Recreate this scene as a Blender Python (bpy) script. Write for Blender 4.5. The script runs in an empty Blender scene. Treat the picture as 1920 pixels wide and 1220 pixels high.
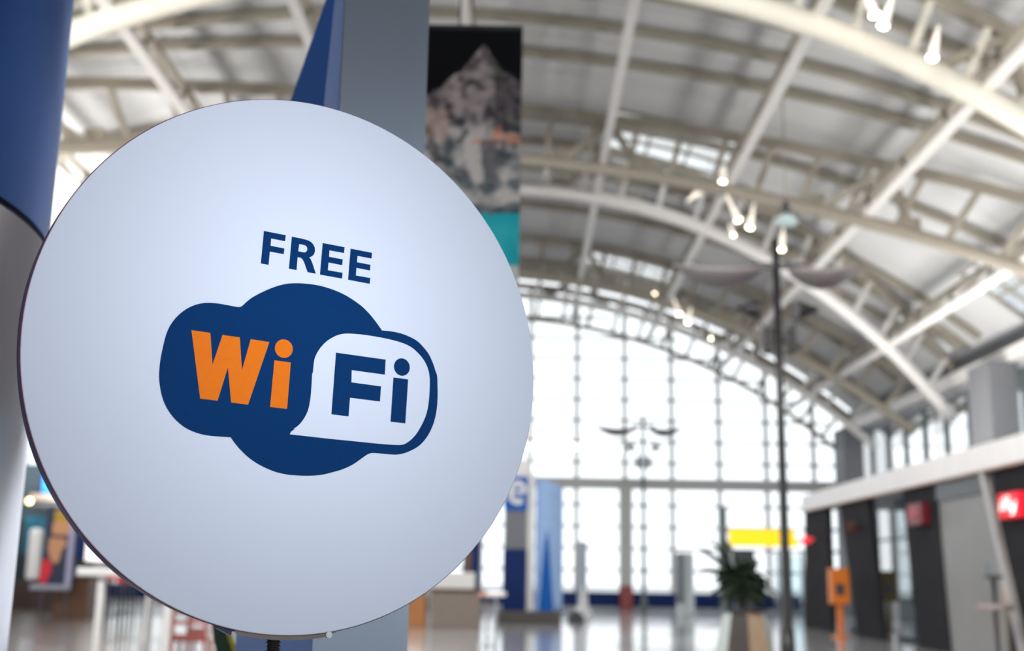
import bpy, bmesh, math, random
from mathutils import Vector, Matrix, noise
from mathutils.geometry import tessellate_polygon
random.seed(7)
S = bpy.context.scene
COL = S.collection
# ------------------------------------------------------------------ camera
F = 2200.0                                   # focal length in pixels of a 1920 x 1220 frame
EYE = Vector((0, 0, 1.5))
VPX, VPY, ROLL = 980.0, 1078.0, math.radians(1.0)
def ray(u, v): return Vector(((u-960)/F, -(v-610)/F, -1.0))
_dy = ray(VPX, VPY).normalized()             # hall axis in camera space
_h = Vector((math.cos(ROLL), -math.sin(ROLL), 0))
_dz = _dy.cross(_h) * -1; _dz.normalize()
if _dz.y < 0: _dz = -_dz
_dx = _dy.cross(_dz).normalized()
C2W = Matrix((_dx, _dy, _dz))                # camera -> world rotation
cam_d = bpy.data.cameras.new('camera'); cam = bpy.data.objects.new('camera', cam_d); COL.objects.link(cam)
cam.matrix_world = Matrix.Translation(EYE) @ C2W.to_4x4()
cam_d.sensor_width = 36.0; cam_d.lens = F*36/1920
cam_d.clip_start = .05; cam_d.clip_end = 500
cam_d.dof.use_dof = True; cam_d.dof.focus_distance = 1.42; cam_d.dof.aperture_fstop = 4.0
S.camera = cam
def at(u, v, Y):                              # point of the hall seen at (u, v), Y metres down the hall
    d = C2W @ ray(u, v); return EYE + d*(Y/d.y)
def at_x(u, v, X):
    d = C2W @ ray(u, v); return EYE + d*(X/d.x)
def px_x(u, Y, v=1080): return at(u, v, Y).x
# ------------------------------------------------------------------ world, light, exposure
S.view_settings.view_transform = 'Standard'; S.view_settings.look = 'None'
S.view_settings.gamma = 1; S.view_settings.use_curve_mapping = False
S.view_settings.exposure = 0.3
W = bpy.data.worlds.new('overcast_sky'); S.world = W; W.use_nodes = True
bg = W.node_tree.nodes['Background']; bg.inputs[0].default_value = (.93, .97, 1.0, 1); bg.inputs[1].default_value = 1.45
S.cycles.max_bounces = 10; S.cycles.diffuse_bounces = 6; S.cycles.glossy_bounces = 4; S.cycles.transparent_max_bounces = 16
S.cycles.sample_clamp_indirect = 6; S.cycles.use_denoising = True
S.cycles.caustics_reflective = False; S.cycles.caustics_refractive = False
def portal(name, loc, rot, sx, sy):
    l = bpy.data.lights.new(name, 'AREA'); l.shape = 'RECTANGLE'; l.size = sx; l.size_y = sy
    l.cycles.is_portal = True
    o = bpy.data.objects.new(name, l); o.location = loc; o.rotation_euler = rot; COL.objects.link(o)
R90 = math.pi/2
portal('far_window_portal', (-2, 58.3, 8), (-R90, 0, 0), 38, 17)
portal('rear_window_portal', (-2, -25.2, 8), (R90, 0, 0), 38, 17)
portal('side_window_portal', (16.6, 22, 4.6), (0, R90, 0), 9, 72)
portal('left_window_portal', (-20.6, 22, 6.4), (0, -R90, 0), 5, 72)
def area(name, loc, rot, sx, sy, e, col=(1, .97, .92)):
    l = bpy.data.lights.new(name, 'AREA'); l.shape = 'RECTANGLE'; l.size = sx; l.size_y = sy; l.energy = e; l.color = col
    o = bpy.data.objects.new(name, l); o.location = loc; o.rotation_euler = rot; COL.objects.link(o)
# added fill lights above the kiosk canopy and the left shops, brightening the roof
area('added_canopy_fill', (11.6, 27, 4.5), (math.pi, math.radians(30), 0), 4, 26, 2000)
area('added_shop_roof_fill', (-16, 32, 4.5), (math.pi, math.radians(-30), 0), 4, 46, 8600)
# added unseen fill light under the roof, brightening the fronts in the hall ahead
area('added_hall_fill', (-2, 11, 12.8), (math.radians(52), 0, 0), 22, 1.2, 3000)
# added spot behind and above the viewer, giving the round sign its brighter centre
def spotlamp(loc, tgt, e, ang, col):
    l = bpy.data.lights.new('added_sign_spot', 'SPOT'); l.energy = e; l.color = col; l.spot_size = ang; l.spot_blend = 1.0; l.shadow_soft_size = .25
    o = bpy.data.objects.new('added_sign_spot', l); o.location = loc; d = Vector(tgt)-Vector(loc); o.rotation_euler = d.to_track_quat('-Z', 'Y').to_euler(); COL.objects.link(o)
spotlamp((.9, -1.6, 3.0), (-.24, 1.36, 1.84), 345, math.radians(12.5), (.95, .96, 1.0))
# ------------------------------------------------------------------ materials
def mat(name, col, rough=.5, metal=0, coat=0, spec=.5, noise_amt=0, noise_scale=8, bump=0, col2=None):
    m = bpy.data.materials.new(name); m.use_nodes = True; nt = m.node_tree; b = nt.nodes['Principled BSDF']
    b.inputs['Base Color'].default_value = (*col, 1); b.inputs['Roughness'].default_value = rough
    b.inputs['Metallic'].default_value = metal; b.inputs['Coat Weight'].default_value = coat
    b.inputs['Specular IOR Level'].default_value = spec
    if noise_amt or bump:
        tc = nt.nodes.new('ShaderNodeTexCoord'); n = nt.nodes.new('ShaderNodeTexNoise')
        n.inputs['Scale'].default_value = noise_scale; n.inputs['Detail'].default_value = 4
        nt.links.new(tc.outputs['Object'], n.inputs['Vector'])
        if noise_amt:
            r = nt.nodes.new('ShaderNodeValToRGB')
            c2 = col2 or tuple(c*(1-noise_amt) for c in col)
            r.color_ramp.elements[0].color = (*c2, 1); r.color_ramp.elements[1].color = (*col, 1)
            r.color_ramp.elements[0].position = .35; r.color_ramp.elements[1].position = .65
            nt.links.new(n.outputs['Fac'], r.inputs['Fac']); nt.links.new(r.outputs['Color'], b.inputs['Base Color'])
        if bump:
            bp = nt.nodes.new('ShaderNodeBump'); bp.inputs['Strength'].default_value = bump; bp.inputs['Distance'].default_value = .002
            nt.links.new(n.outputs['Fac'], bp.inputs['Height']); nt.links.new(bp.outputs['Normal'], b.inputs['Normal'])
    return m
def emis(name, col, s):
    m = bpy.data.materials.new(name); m.use_nodes = True; b = m.node_tree.nodes['Principled BSDF']
    b.inputs['Base Color'].default_value = (*col, 1); b.inputs['Emission Color'].default_value = (*col, 1); b.inputs['Emission Strength'].default_value = s
    return m
def glass_mat(name, tint=(.97, .99, 1), refl=.08):
    m = bpy.data.materials.new(name); m.use_nodes = True; nt = m.node_tree
    nt.nodes.remove(nt.nodes['Principled BSDF']); out = nt.nodes['Material Output']
    t = nt.nodes.new('ShaderNodeBsdfTransparent'); t.inputs[0].default_value = (*tint, 1)
    g = nt.nodes.new('ShaderNodeBsdfGlossy'); g.inputs['Roughness'].default_value = .03
    n = nt.nodes.new('ShaderNodeTexNoise'); n.inputs['Scale'].default_value = 2
    lw = nt.nodes.new('ShaderNodeLayerWeight'); lw.inputs[0].default_value = .2
    mp = nt.nodes.new('ShaderNodeMath'); mp.operation = 'MULTIPLY_ADD'; mp.inputs[1].default_value = .5; mp.inputs[2].default_value = refl*.5
    mx = nt.nodes.new('ShaderNodeMixShader')
    nt.links.new(lw.outputs['Fresnel'], mp.inputs[0]); nt.links.new(mp.outputs[0], mx.inputs[0])
    nt.links.new(t.outputs[0], mx.inputs[1]); nt.links.new(g.outputs[0], mx.inputs[2]); nt.links.new(mx.outputs[0], out.inputs[0])
    return m
M = dict(
 steel=mat('shade_toned_steel', (.36, .325, .27), .45, noise_amt=.06, noise_scale=3),  # browner tone carries the shade on the undersides of roof members
 steel_light=mat('lit_toned_white_steel', (.82, .80, .78), .4, noise_amt=.05, noise_scale=3),  # pale tone puts the light on girders and rear arches into colour
 pipe=mat('lit_toned_cream_pipe', (.80, .77, .68), .35, noise_amt=.05, noise_scale=3),  # brighter cream stands for light falling on this one arch
 deck=mat('corrugated_metal_deck', (.68, .69, .70), .4, noise_amt=.04, noise_scale=.8),
 shell=mat('roof_insulation', (.45, .43, .40), .8, noise_amt=.1),
 wall=mat('grey_plaster', (.42, .43, .46), .7, noise_amt=.08),
 dark=mat('dark_grey_metal', (.06, .065, .075), .35, noise_amt=.2),
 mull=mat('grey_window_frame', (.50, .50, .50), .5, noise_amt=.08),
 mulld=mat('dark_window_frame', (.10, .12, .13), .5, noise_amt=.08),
 glass=glass_mat('clear_window_glass'),
 glassd=glass_mat('tinted_shop_glass', (.82, .90, .92), .1),
 white=mat('white_laminate', (.80, .80, .80), .3, noise_amt=.03),
 black=mat('black_painted_metal', (.012, .012, .014), .4, noise_amt=.3),
 chrome=mat('brushed_chrome', (.7, .74, .78), .2, metal=1, noise_amt=.1),
 red=mat('red_plastic', (.62, .015, .03), .35, noise_amt=.1),
 navy=mat('navy_panel', (.002, .022, .13), .55, spec=.2, noise_amt=.2),
 blue=mat('blue_panel', (.002, .12, .50), .5, spec=.2, noise_amt=.1),
 lblue=mat('light_blue_banner', (.42, .62, 1.0), .5, spec=.2, noise_amt=.15),
 brown=mat('brown_counter', (.14, .065, .035), .45, noise_amt=.3),
 taupe=mat('taupe_counter', (.22, .18, .155), .5, noise_amt=.15),
 orange=mat('orange_plastic', (.75, .20, .02), .4, noise_amt=.1),
 yellow=emis('backlit_yellow_sign', (1.0, .62, .01), .72),
 lamp=emis('glowing_lamp', (1, .88, .66), 14),
 screen=emis('blue_screen', (.02, .22, .9), .8),
 wscreen=emis('white_lit_screen', (1, .9, .9), .9),
 leaf=mat('dark_palm_leaf', (.012, .03, .012), .5, noise_amt=.3),
 leafb=mat('green_leaf', (.02, .07, .02), .4, noise_amt=.3),
 leafy=mat('yellow_leaf_edge', (.55, .45, .04), .4, noise_amt=.1),
 teal=mat('teal_wall_panel', (.01, .16, .26), .5, noise_amt=.1),
 warm=emis('warm_shop_light', (1, .55, .25), 2.5),
)
# ------------------------------------------------------------------ mesh helpers
def B(): return bmesh.new()
def frame_from(p, q, up=None):
    z = (Vector(q)-Vector(p)).normalized(); up = Vector(up) if up is not None else Vector((0, 0, 1))
    if abs(z.dot(up)) > .98: up = Vector((0, 1, 0))
    x = up.cross(z).normalized(); y = z.cross(x); return x, y, z
def loft(bm, rings, closed=True, caps=True, smooth=False):
    vs = [[bm.verts.new(p) for p in r] for r in rings]; n = len(vs[0])
    for a, b in zip(vs, vs[1:]):
        for i in range(n if closed else n-1):
            f = bm.faces.new((a[i], a[(i+1) % n], b[(i+1) % n], b[i])); f.smooth = smooth
    if caps and closed:
        bm.faces.new(vs[0][::-1]); bm.faces.new(vs[-1])
def box(bm, a, b):
    x0, y0, z0 = a; x1, y1, z1 = b
    loft(bm, [[(x0, y0, z), (x1, y0, z), (x1, y1, z), (x0, y1, z)] for z in (z0, z1)])
def bar(bm, p, q, w, h=None, up=None):
    h = h or w; x, y, z = frame_from(p, q, up); p = Vector(p); q = Vector(q)
    loft(bm, [[c + x*(sx*w/2) + y*(sy*h/2) for sx, sy in ((-1, -1), (1, -1), (1, 1), (-1, 1))] for c in (p, q)])
def tube(bm, pts, r, n=10, smooth=True):
    pts = [Vector(p) for p in pts]; rings = []
    rr = r if isinstance(r, (list, tuple)) else [r]*len(pts)
    for i, p in enumerate(pts):
        a = pts[max(i-1, 0)]; b = pts[min(i+1, len(pts)-1)]; x, y, z = frame_from(a, b, (0, 1, .001) if abs((b-a).normalized().z) < .9 else (0, 1, 0))
        rings.append([p + (x*math.cos(t) + y*math.sin(t))*rr[i] for t in [2*math.pi*k/n for k in range(n)]])
    loft(bm, rings, smooth=smooth)
def lathe(bm, c, prof, n=24, smooth=True):
    c = Vector(c)
    loft(bm, [[c+Vector((r*math.cos(2*math.pi*k/n), r*math.sin(2*math.pi*k/n), z)) for k in range(n)] for r, z in prof], smooth=smooth)
def rbox(bm, a, b, r=.02):
    t = B(); box(t, a, b); bmesh.ops.recalc_face_normals(t, faces=t.faces)
    bmesh.ops.bevel(t, geom=t.edges[:], offset=r, segments=2, affect='EDGES', profile=.5)
    me = bpy.data.meshes.new('tmp'); t.to_mesh(me); t.free(); bm.from_mesh(me); bpy.data.meshes.remove(me)
def polyface(bm, loops, fn, flip=False):
    flat = [p for l in loops for p in l]; vs = [bm.verts.new(fn(p)) for p in flat]
    for t in tessellate_polygon([[Vector((p[0], p[1], 0)) for p in l] for l in loops]):
        try: bm.faces.new([vs[i] for i in t])
        except ValueError: pass
def mesh(name, bm, m, recalc=True):
    if recalc: bmesh.ops.recalc_face_normals(bm, faces=bm.faces)
    me = bpy.data.meshes.new(name); bm.to_mesh(me); bm.free(); me.materials.append(M[m] if isinstance(m, str) else m); return me
def link(name, me, parent=None, loc=(0, 0, 0), rot=None):
    o = bpy.data.objects.new(name, me); COL.objects.link(o); o.parent = parent; o.location = loc
    if rot is not None: o.rotation_euler = rot
    return o
def part(name, bm, m, parent, loc=(0, 0, 0), rot=None, label=None, shift=True):
    if shift and parent is not None:
        r = parent
        off = Vector((0, 0, 0))
        while r is not None: off += r.location; r = r.parent
        bmesh.ops.translate(bm, verts=bm.verts, vec=-off)
    o = link(name, mesh(name, bm, m), parent, loc, rot)
    if label: o['label'] = label
    return o
def thing(name, label, cat, loc=(0, 0, 0), group=None):
    o = bpy.data.objects.new(name, None); COL.objects.link(o); o.location = loc; o.empty_display_size = .2
    o['label'] = label; o['category'] = cat
    if group: o['group'] = group
    return o
def structure(name, bm, m, parent=None):
    o = link(name, mesh(name, bm, m), parent); 
    if parent is None: o['kind'] = 'structure'
    return o
# ------------------------------------------------------------------ the hall: constants
XC, ZC = -2.0, -12.2                    # centre of the roof arc
RI, RO, RD = 26.3, 27.95, 28.4          # lower chord, upper chord, deck
XR, XL, YE, YB = 16.0, -20.0, 57.5, -26.0
def arc(R, th, y): t = math.radians(th); return Vector((XC + R*math.sin(t), y, ZC + R*math.cos(t)))
TH = [1 + 8.3*k for k in range(-5, 6)]  # lines of the longitudinal trusses
def roof_z(x, R=RD): return ZC + math.sqrt(R*R-(x-XC)**2)
# floor
bm = B(); box(bm, (XL-.3, YB-.3, -.3), (XR+.3, YE+.3, 0))
def floor_material():
    m = bpy.data.materials.new('polished_stone_floor'); m.use_nodes = True; nt = m.node_tree; b = nt.nodes['Principled BSDF']
    tc = nt.nodes.new('ShaderNodeTexCoord'); br = nt.nodes.new('ShaderNodeTexBrick'); n = nt.nodes.new('ShaderNodeTexNoise')
    br.offset = 0; br.inputs['Scale'].default_value = 1.0; br.inputs['Brick Width'].default_value = .6; br.inputs['Row Height'].default_value = .6
    br.inputs['Mortar Size'].default_value = .004
    br.inputs['Color1'].default_value = (.54, .54, .56, 1); br.inputs['Color2'].default_value = (.48, .48, .50, 1); br.inputs['Mortar'].default_value = (.2, .2, .2, 1)
    nt.links.new(tc.outputs['Object'], br.inputs['Vector']); nt.links.new(br.outputs['Color'], b.inputs['Base Color'])
    n.inputs['Scale'].default_value = 1.2
    mr = nt.nodes.new('ShaderNodeMapRange'); mr.inputs[3].default_value = .10; mr.inputs[4].default_value = .2
    nt.links.new(tc.outputs['Object'], n.inputs['Vector']); nt.links.new(n.outputs['Fac'], mr.inputs[0]); nt.links.new(mr.outputs[0], b.inputs['Roughness'])
    b.inputs['Coat Weight'].default_value = .5; b.inputs['Coat Roughness'].default_value = .08
    return m
fl = structure('floor', bm, floor_material())
M['inlay'] = mat('dark_stone_inlay', (.14, .13, .135), .15, coat=.4, noise_amt=.15)
p0, p1 = at(1130, 1216, 20), at(1350, 1168, 30)
def gnd(u, v):
    d = C2W @ ray(u, v); return EYE + d*(-1.5/d.z)
a, b_ = gnd(1128, 1207), gnd(1352, 1168); dr = (b_-a).normalized(); pe = Vector((dr.y, -dr.x, 0))
bm = B(); q = [a, b_ + dr*6, b_ + dr*6 + pe*.5, a + pe*.5]
loft(bm, [[Vector((p.x, p.y, z)) for p in q] for z in (-.01, .004)]); part('inlay_strip', bm, 'inlay', fl)
a = gnd(1128, 1207); c = gnd(1205, 1219)
bm = B(); q = [a, Vector((a.x+2.6, a.y-.2, 0)), Vector((c.x+3.6, c.y-7, 0)), Vector((c.x+.6, c.y-7, 0))]
loft(bm, [[Vector((p.x, p.y, z)) for p in q] for z in (-.01, .003)]); part('inlay_tile', bm, 'inlay', fl)
# carpet of the shop zone on the left
M['carpet'] = mat('brown_shop_floor', (.10, .082, .07), .25, coat=.3, noise_amt=.2, noise_scale=2)
bm = B(); box(bm, (XL, 14, -.01), (-3.6, 57, .006)); part('shop_floor_finish', bm, 'carpet', fl, label='dark brown polished floor finish of the shop side')
# outside ground
bm = B(); box(bm, (-150, -150, -.6), (150, 250, -.35)); structure('ground', bm, mat('concrete_apron', (.5, .5, .5), .8, noise_amt=.1))
# ceiling: shell with openings, corrugated panels, skylight panes
YP = [57.6 - 2.3*i for i in range(20)]              # panel joints along the hall
SKY = {(6, 48.2), (6, 33.2)}
def is_sky(k, y0, y1):
    ym = (y0+y1)/2
    return (k == 6 and (34.6 < ym < 39.2 or 50.2 < ym < 55.3)) or (k == 9 and (26 < ym < 30 or 35 < ym < 37.5 or 42 < ym < 44))
bm = B()
ys = sorted(YP) ; ys = [YB-.3] + ys
for k in range(10):
    for y0, y1 in zip(ys, ys[1:]):
        if y0 > 0 and is_sky(k, y0, y1): continue
        n = 3
        for j in range(n):
            ta, tb = [TH[k] + 8.3*(j+s)/n for s in (0, 1)]
            bm.faces.new([bm.verts.new(arc(RD+.12, t, y)) for t, y in ((ta, y0), (tb, y0), (tb, y1), (ta, y1))])
for s, t0 in ((1, TH[-1]), (-1, TH[0])):            # eaves strips to the walls
    for j in range(2):
        ta, tb = t0 + s*.8*j, t0 + s*.8*(j+1)
        bm.faces.new([bm.verts.new(arc(RD+.12, t, y)) for t, y in ((ta, YB-.3), (tb, YB-.3), (tb, YE), (ta, YE))])
bmesh.ops.remove_doubles(bm, verts=bm.verts, dist=.001)
ceil = structure('ceiling', bm, 'shell')
def panel_mesh():
    bm = B(); L = 2.28; nr = 10; prof = []
    for i in range(nr):
        y = -L/2 + L*i/nr; w = L/nr
        prof += [(y, 0), (y+w*.42, 0), (y+w*.5, .035), (y+w*.92, .035)]
    prof.append((L/2, 0)); rows = []
    for j in range(4):
        t = math.radians(-4.13 + 8.26*j/3)
        rows.append([bm.verts.new((math.sin(t)*(RD+h), y, math.cos(t)*(RD+h))) for y, h in prof])
    for a, b in zip(rows, rows[1:]):
        for i in range(len(prof)-1): bm.faces.new((a[i], b[i], b[i+1], a[i+1]))
    return mesh('deck_panel', bm, 'deck', False)
def pane_mesh():
    bm = B(); 
    for j in range(3):
        for i in range(2):
            t0, t1 = [math.radians(-4.0 + 8.0*(j+s)/3*1.0) for s in (.04, .96)]; y0, y1 = -1.14+1.14*i+.05, -1.14+1.14*(i+1)-.05
            bm.faces.new([bm.verts.new((math.sin(t)*RD, y, math.cos(t)*RD)) for t, y in ((t0, y0), (t1, y0), (t1, y1), (t0, y1))])
    return mesh('skylight_pane', bm, 'glass', False)
def pane_frame_mesh():
    bm = B()
    for j in range(4):
        t = math.radians(-4.05 + 8.1*j/3); p = Vector((math.sin(t)*RD, -1.14, math.cos(t)*RD)); bar(bm, p, p+Vector((0, 2.28, 0)), .09)
    for y in (-1.14, 0, 1.14):
        for j in range(3):
            a, b = [math.radians(-4.05 + 8.1*(j+s)/3) for s in (0, 1)]
            bar(bm, (math.sin(a)*RD, y, math.cos(a)*RD), (math.sin(b)*RD, y, math.cos(b)*RD), .09)
    return mesh('skylight_frame', bm, 'steel')
PM, GM, GF = panel_mesh(), pane_mesh(), pane_frame_mesh()
for y1, y0 in zip(YP, YP[1:]):
    for k in range(10):
        rot = (0, math.radians(TH[k]+4.15), 0); loc = (XC, (y0+y1)/2, ZC)
        if is_sky(k, y0, y1):
            link('skylight_pane', GM, ceil, loc, rot); link('skylight_frame', GF, ceil, loc, rot)
        else: link('deck_panel', PM, ceil, loc, rot)
# ------------------------------------------------------------------ arched trusses across the hall
def bowY(y, c, x): return y - c*(x-1)**2
def arch_pts(R, y, c, t0, t1, n):
    out = []
    for i in range(n+1):
        p = arc(R, t0+(t1-t0)*i/n, 0); p.y = bowY(y, c, p.x); out.append(p)
    return out
TRUSS = [(18.6, .010, 'steel', 'cream arched truss nearest above, at the top right corner', .2),
         (22.6, -.008, 'pipe', 'arched truss with the thick bright lower pipe at upper right', .27),
         (34.4, .034, 'steel', 'arched truss with brown shade-toned posts in front of the larger skylight', .2),
         (37.0, -.027, 'steel_light', 'arched truss just behind the larger skylight, landing on the grey pier', .22),
         (48.6, .008, 'steel', 'arched truss in front of the smaller far skylight', .2),
         (52.3, .0, 'steel_light', 'second to last arched truss, just before the end window wall', .18),
         (57.2, .0, 'steel', 'last arched truss framing the head of the end window wall', .13)]
for y, c, m, lab, rr in TRUSS:
    t = thing('arched_truss', lab, 'roof truss', (XC, y, 14.1), 'arched trusses across the hall')
    bm = B(); tube(bm, arch_pts(RI, y, c, -42, 42, 42), rr, 10); part('bottom_chord', bm, m, t)
    bm = B(); P = arch_pts(RO, y, c, -39.8, 39.8, 36)
    for a, b in zip(P, P[1:]): bar(bm, a, b, .24, .3)
    part('top_chord', bm, 'steel', t)
    th = -38.74
    i = 0
    while th < 39:
        if not (m == 'pipe' and False):
            a, b = arc(RI, th, 0), arc(RO, th, 0); a.y = bowY(y, c, a.x); b.y = bowY(y, c, b.x)
            bm = B(); bar(bm, a, b, .17, .2, (0, 1, 0)); part('post', bm, m, t)
        th += 8.3/3; i += 1
    for k in range(1, 10):                           # V braces and gusset plates at the longitudinal trusses
        for s in (-1, 1):
            if y > 57 or k % 2: continue
            a, b = arc(RO-.1, TH[k], 0), arc(RI, TH[k]+s*8.3/3, 0); a.y = bowY(y, c, a.x); b.y = bowY(y, c, b.x)
            bm = B(); bar(bm, a, b, .2, .2, (0, 1, 0)); part('brace', bm, 'steel', t)
            g = B(); bar(g, b+Vector((0, -.05, -.05)), b+Vector((0, .05, .5)), .5, .06); part('gusset_plate', g, 'steel', t)
# purlins
PY = [(24.8, -.004), (26.8, .004), (28.8, .012), (30.9, .02), (35.6, .015), (40.4, .002), (42.5, .004), (44.8, .006), (50, .004), (54.6, 0), (20.6, 0)]
PLAB = ['first', 'second', 'third', 'fourth', 'fifth', 'sixth', 'seventh', 'eighth', 'ninth', 'tenth', 'eleventh']
for i, (y, c) in enumerate(sorted(PY)):
    bm = B(); P = arch_pts(RD-.16, y, c, -38.8, 38.8, 30)
    for a, b in zip(P, P[1:]): bar(bm, a, b, .2, .24)
    o = link('purlin', mesh('purlin', bm, 'steel')); o['label'] = 'thin arched roof purlin under the deck, %s from the near end' % PLAB[i]
    o['category'] = 'purlin'; o['group'] = 'thin arched purlins'
# ------------------------------------------------------------------ longitudinal trusses
Y0L, Y1L, PIT = 14.0, 57.0, 1.6
def rmesh(name, fn, m):
    bm = B(); fn(bm); return mesh(name, bm, m)
chord_lo = [rmesh('lower_chord', lambda bm, s=s: bar(bm, (s, Y0L, 26.5), (s, Y1L, 26.5), .24, .2), 'steel_light') for s in (0.0,)]
chord_hi = rmesh('upper_chord', lambda bm: bar(bm, (0, Y0L, 27.5), (0, Y1L, 27.5), .2, .18), 'steel')
dg = [rmesh('diagonal', lambda bm, s=s: bar(bm, (0, -PIT/2, 27-.5*s), (0, PIT/2, 27+.5*s), .11, .11), 'steel') for s in (-1, 1)]
LLAB = {0: 'above the left wall head', 1: 'far left, near the left wall', 2: 'left, seen past the glossy blue column', 3: 'seen at the top left corner',
        4: 'left of the tall grey totem', 5: 'just above the hanging photo banner', 6: 'running up right of the hanging photo banner',
        7: 'meeting the lamp clusters above the black lamp post', 8: 'crossing the thick bright pipe at upper right', 9: 'next above the right eaves', 10: 'along the right eaves'}
for k in range(1, 10):
    t = thing('longitudinal_truss', 'straight white lattice girder along the roof, ' + LLAB[k], 'roof girder', (XC, 0, ZC), 'girders along the hall')
    t.rotation_euler = (0, math.radians(TH[k]), 0)
    link('lower_chord', chord_lo[0], t); link('upper_chord', chord_hi, t)
    n = int((Y1L-Y0L)/PIT)
    if 0 < k < 10:
        for i in range(n): link('diagonal', dg[i % 2], t, (0, Y0L+PIT*(i+.5), 0))
# ------------------------------------------------------------------ end window wall
def glazed_wall(name, y, xs, zmin, band_z, detail, curved=True):
    """mullions at xs, transoms each ~1.05 m up to the roof line; panes are parts"""
    bm = B(); box(bm, (XL, y-.1, 0), (XR, y+.12, .12)); w = structure(name, bm, 'wall')
    bm = B(); box(bm, (XL, y-.14, .12), (XR, y+.06, .78)); part('sill_panel', bm, 'navy', w, label='dark blue band below the window wall')
    zs = [.78] + [.78+1.03*i for i in range(1, 15)]
    bm = B(); box(bm, (XL, y-.28, band_z-.28), (XR, y+.1, band_z+.24)); part('transom_beam', bm, 'mull', w)
    for x in xs:
        zt = roof_z(x, RO)
        bm = B(); box(bm, (x-.105, y-.12, .78), (x+.105, y+.06, zt)); part('mullion', bm, 'mull', w)
    bm = B()
    for z in zs[1:]:
        lim = RI+.8
        if z-ZC < lim:
            xx = math.sqrt(lim*lim-(z-ZC)**2); box(bm, (max(XL, XC-xx), y-.06, z-.065), (min(XR, XC+xx), y+.06, z+.065))
    part('glazing_bar', bm, 'mull', w)
    if detail:
        for x0, x1 in zip(xs, xs[1:]):
            for z0, z1 in zip(zs, zs[1:]):
                xm = max(abs(x0-XC), abs(x1-XC)); xn = min(abs(x0-XC), abs(x1-XC))
                zt_out = ZC+math.sqrt(max(0, RD**2-xm**2)); zt_in = ZC+math.sqrt(max(0, RD**2-xn**2))
                if z0 > zt_in: continue
                bm = B()
                za = min(z1, roof_z(x0)); zb = min(z1, roof_z(x1))
                if za <= z0+.02 or zb <= z0+.02:
                    continue
                bm.faces.new([bm.verts.new(p) for p in ((x0+.04, y, z0+.02), (x1-.04, y, z0+.02), (x1-.04, y, zb-.02), (x0+.04, y, za-.02))])
                part('pane', bm, 'glass', w)
    else:
        bm = B(); P = [(XL, y, .78), (XR, y, .78)] + [(XR-(XR-XL)*i/24, y, roof_z(XR-(XR-XL)*i/24)) for i in range(25)]
        bm.faces.new([bm.verts.new(p) for p in P]); part('pane', bm, 'glass', w)
    return w
xs_m = [x for x in (XL+.1, -18.1, -15.8, -13.5, -11.2, -8.9, -6.7, -4.35, -2.05, .25, 2.55, 4.9, 7.2, 9.5, 11.8, 14.1, XR-.1)]
wend = glazed_wall('window_1', YE, xs_m, .78, 5.95, True)
for x in (-13.5, -4.35, 4.9):
    bm = B(); box(bm, (x-.3, YE-.75, 0), (x+.3, YE-.3, 5.8)); box(bm, (x-.34, YE-.8, 5.6), (x+.34, YE-.25, 5.8)); part('post', bm, 'mull', wend)
bm = B(); rbox(bm, (4.9-.3, YE-.85, 0), (4.9+.3, YE-.2, 1.1), .03); 
t = thing('post_guard', 'dull red padded guard around the grey window post', 'post guard', (4.9, YE-.5, 0)); part('pad', bm, mat('dull_red_pad', (.28, .06, .06), .6, noise_amt=.1), t)
wback = glazed_wall('window_2', YB, xs_m, .78, 5.95, False)
# ------------------------------------------------------------------ side walls
def side_wall(name, wn, X, sgn, zlo, zhi):
    bm = B(); zt = roof_z(X)
    box(bm, (X, YB, zhi), (X+.25*sgn, YE, zt+.3)) if sgn > 0 else box(bm, (X-.25, YB, zhi), (X, YE, zt+.3))
    lo = (X, YB, 0) if sgn > 0 else (X-.25, YB, 0); hi = (X+.25, YE, zlo) if sgn > 0 else (X, YE, zlo)
    box(bm, lo, hi)
    w = structure(name, bm, 'wall')
    win = bpy.data.objects.new(wn, None); COL.objects.link(win); win['kind'] = 'structure'; win.location = (X, 0, zlo)
    y = YE-1.0
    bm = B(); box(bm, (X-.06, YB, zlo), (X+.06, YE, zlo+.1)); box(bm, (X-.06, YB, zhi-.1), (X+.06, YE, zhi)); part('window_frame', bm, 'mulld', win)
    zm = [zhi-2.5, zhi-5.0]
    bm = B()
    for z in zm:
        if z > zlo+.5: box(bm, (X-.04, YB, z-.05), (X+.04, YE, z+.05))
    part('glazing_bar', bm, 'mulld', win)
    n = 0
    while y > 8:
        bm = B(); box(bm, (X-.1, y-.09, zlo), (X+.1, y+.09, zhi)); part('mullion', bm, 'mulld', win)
        z0s = [z for z in [zlo+.1] + sorted(z for z in zm if z > zlo+.5) + [zhi-.1]]
        for a, b in zip(z0s, z0s[1:]):
            bm = B(); bm.faces.new([bm.verts.new(p) for p in ((X, y-2.3, a), (X, y-.1, a), (X, y-.1, b), (X, y-2.3, b))]); part('pane', bm, 'glass', win)
        y -= 2.4; n += 1
    bm = B(); bm.faces.new([bm.verts.new(p) for p in ((X, YB, zlo), (X, y, zlo), (X, y, zhi), (X, YB, zhi))]); part('pane', bm, 'glass', win)
    return w
side_wall('wall_right', 'window_3', XR, 1, .7, 8.3)
side_wall('wall_left', 'window_4', XL, -1, 4.2, 8.3)
bm = B(); box(bm, (XR-.35, 10, 8.55), (XR-.02, YE, 8.95)); box(bm, (XR-.42, 10, 8.9), (XR-.02, YE, 8.98)); structure('trim_1', bm, 'steel_light')
bm = B(); box(bm, (XR-.2, 10, 8.98), (XR-.02, YE, 9.5)); structure('trim_2', bm, 'dark')
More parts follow.
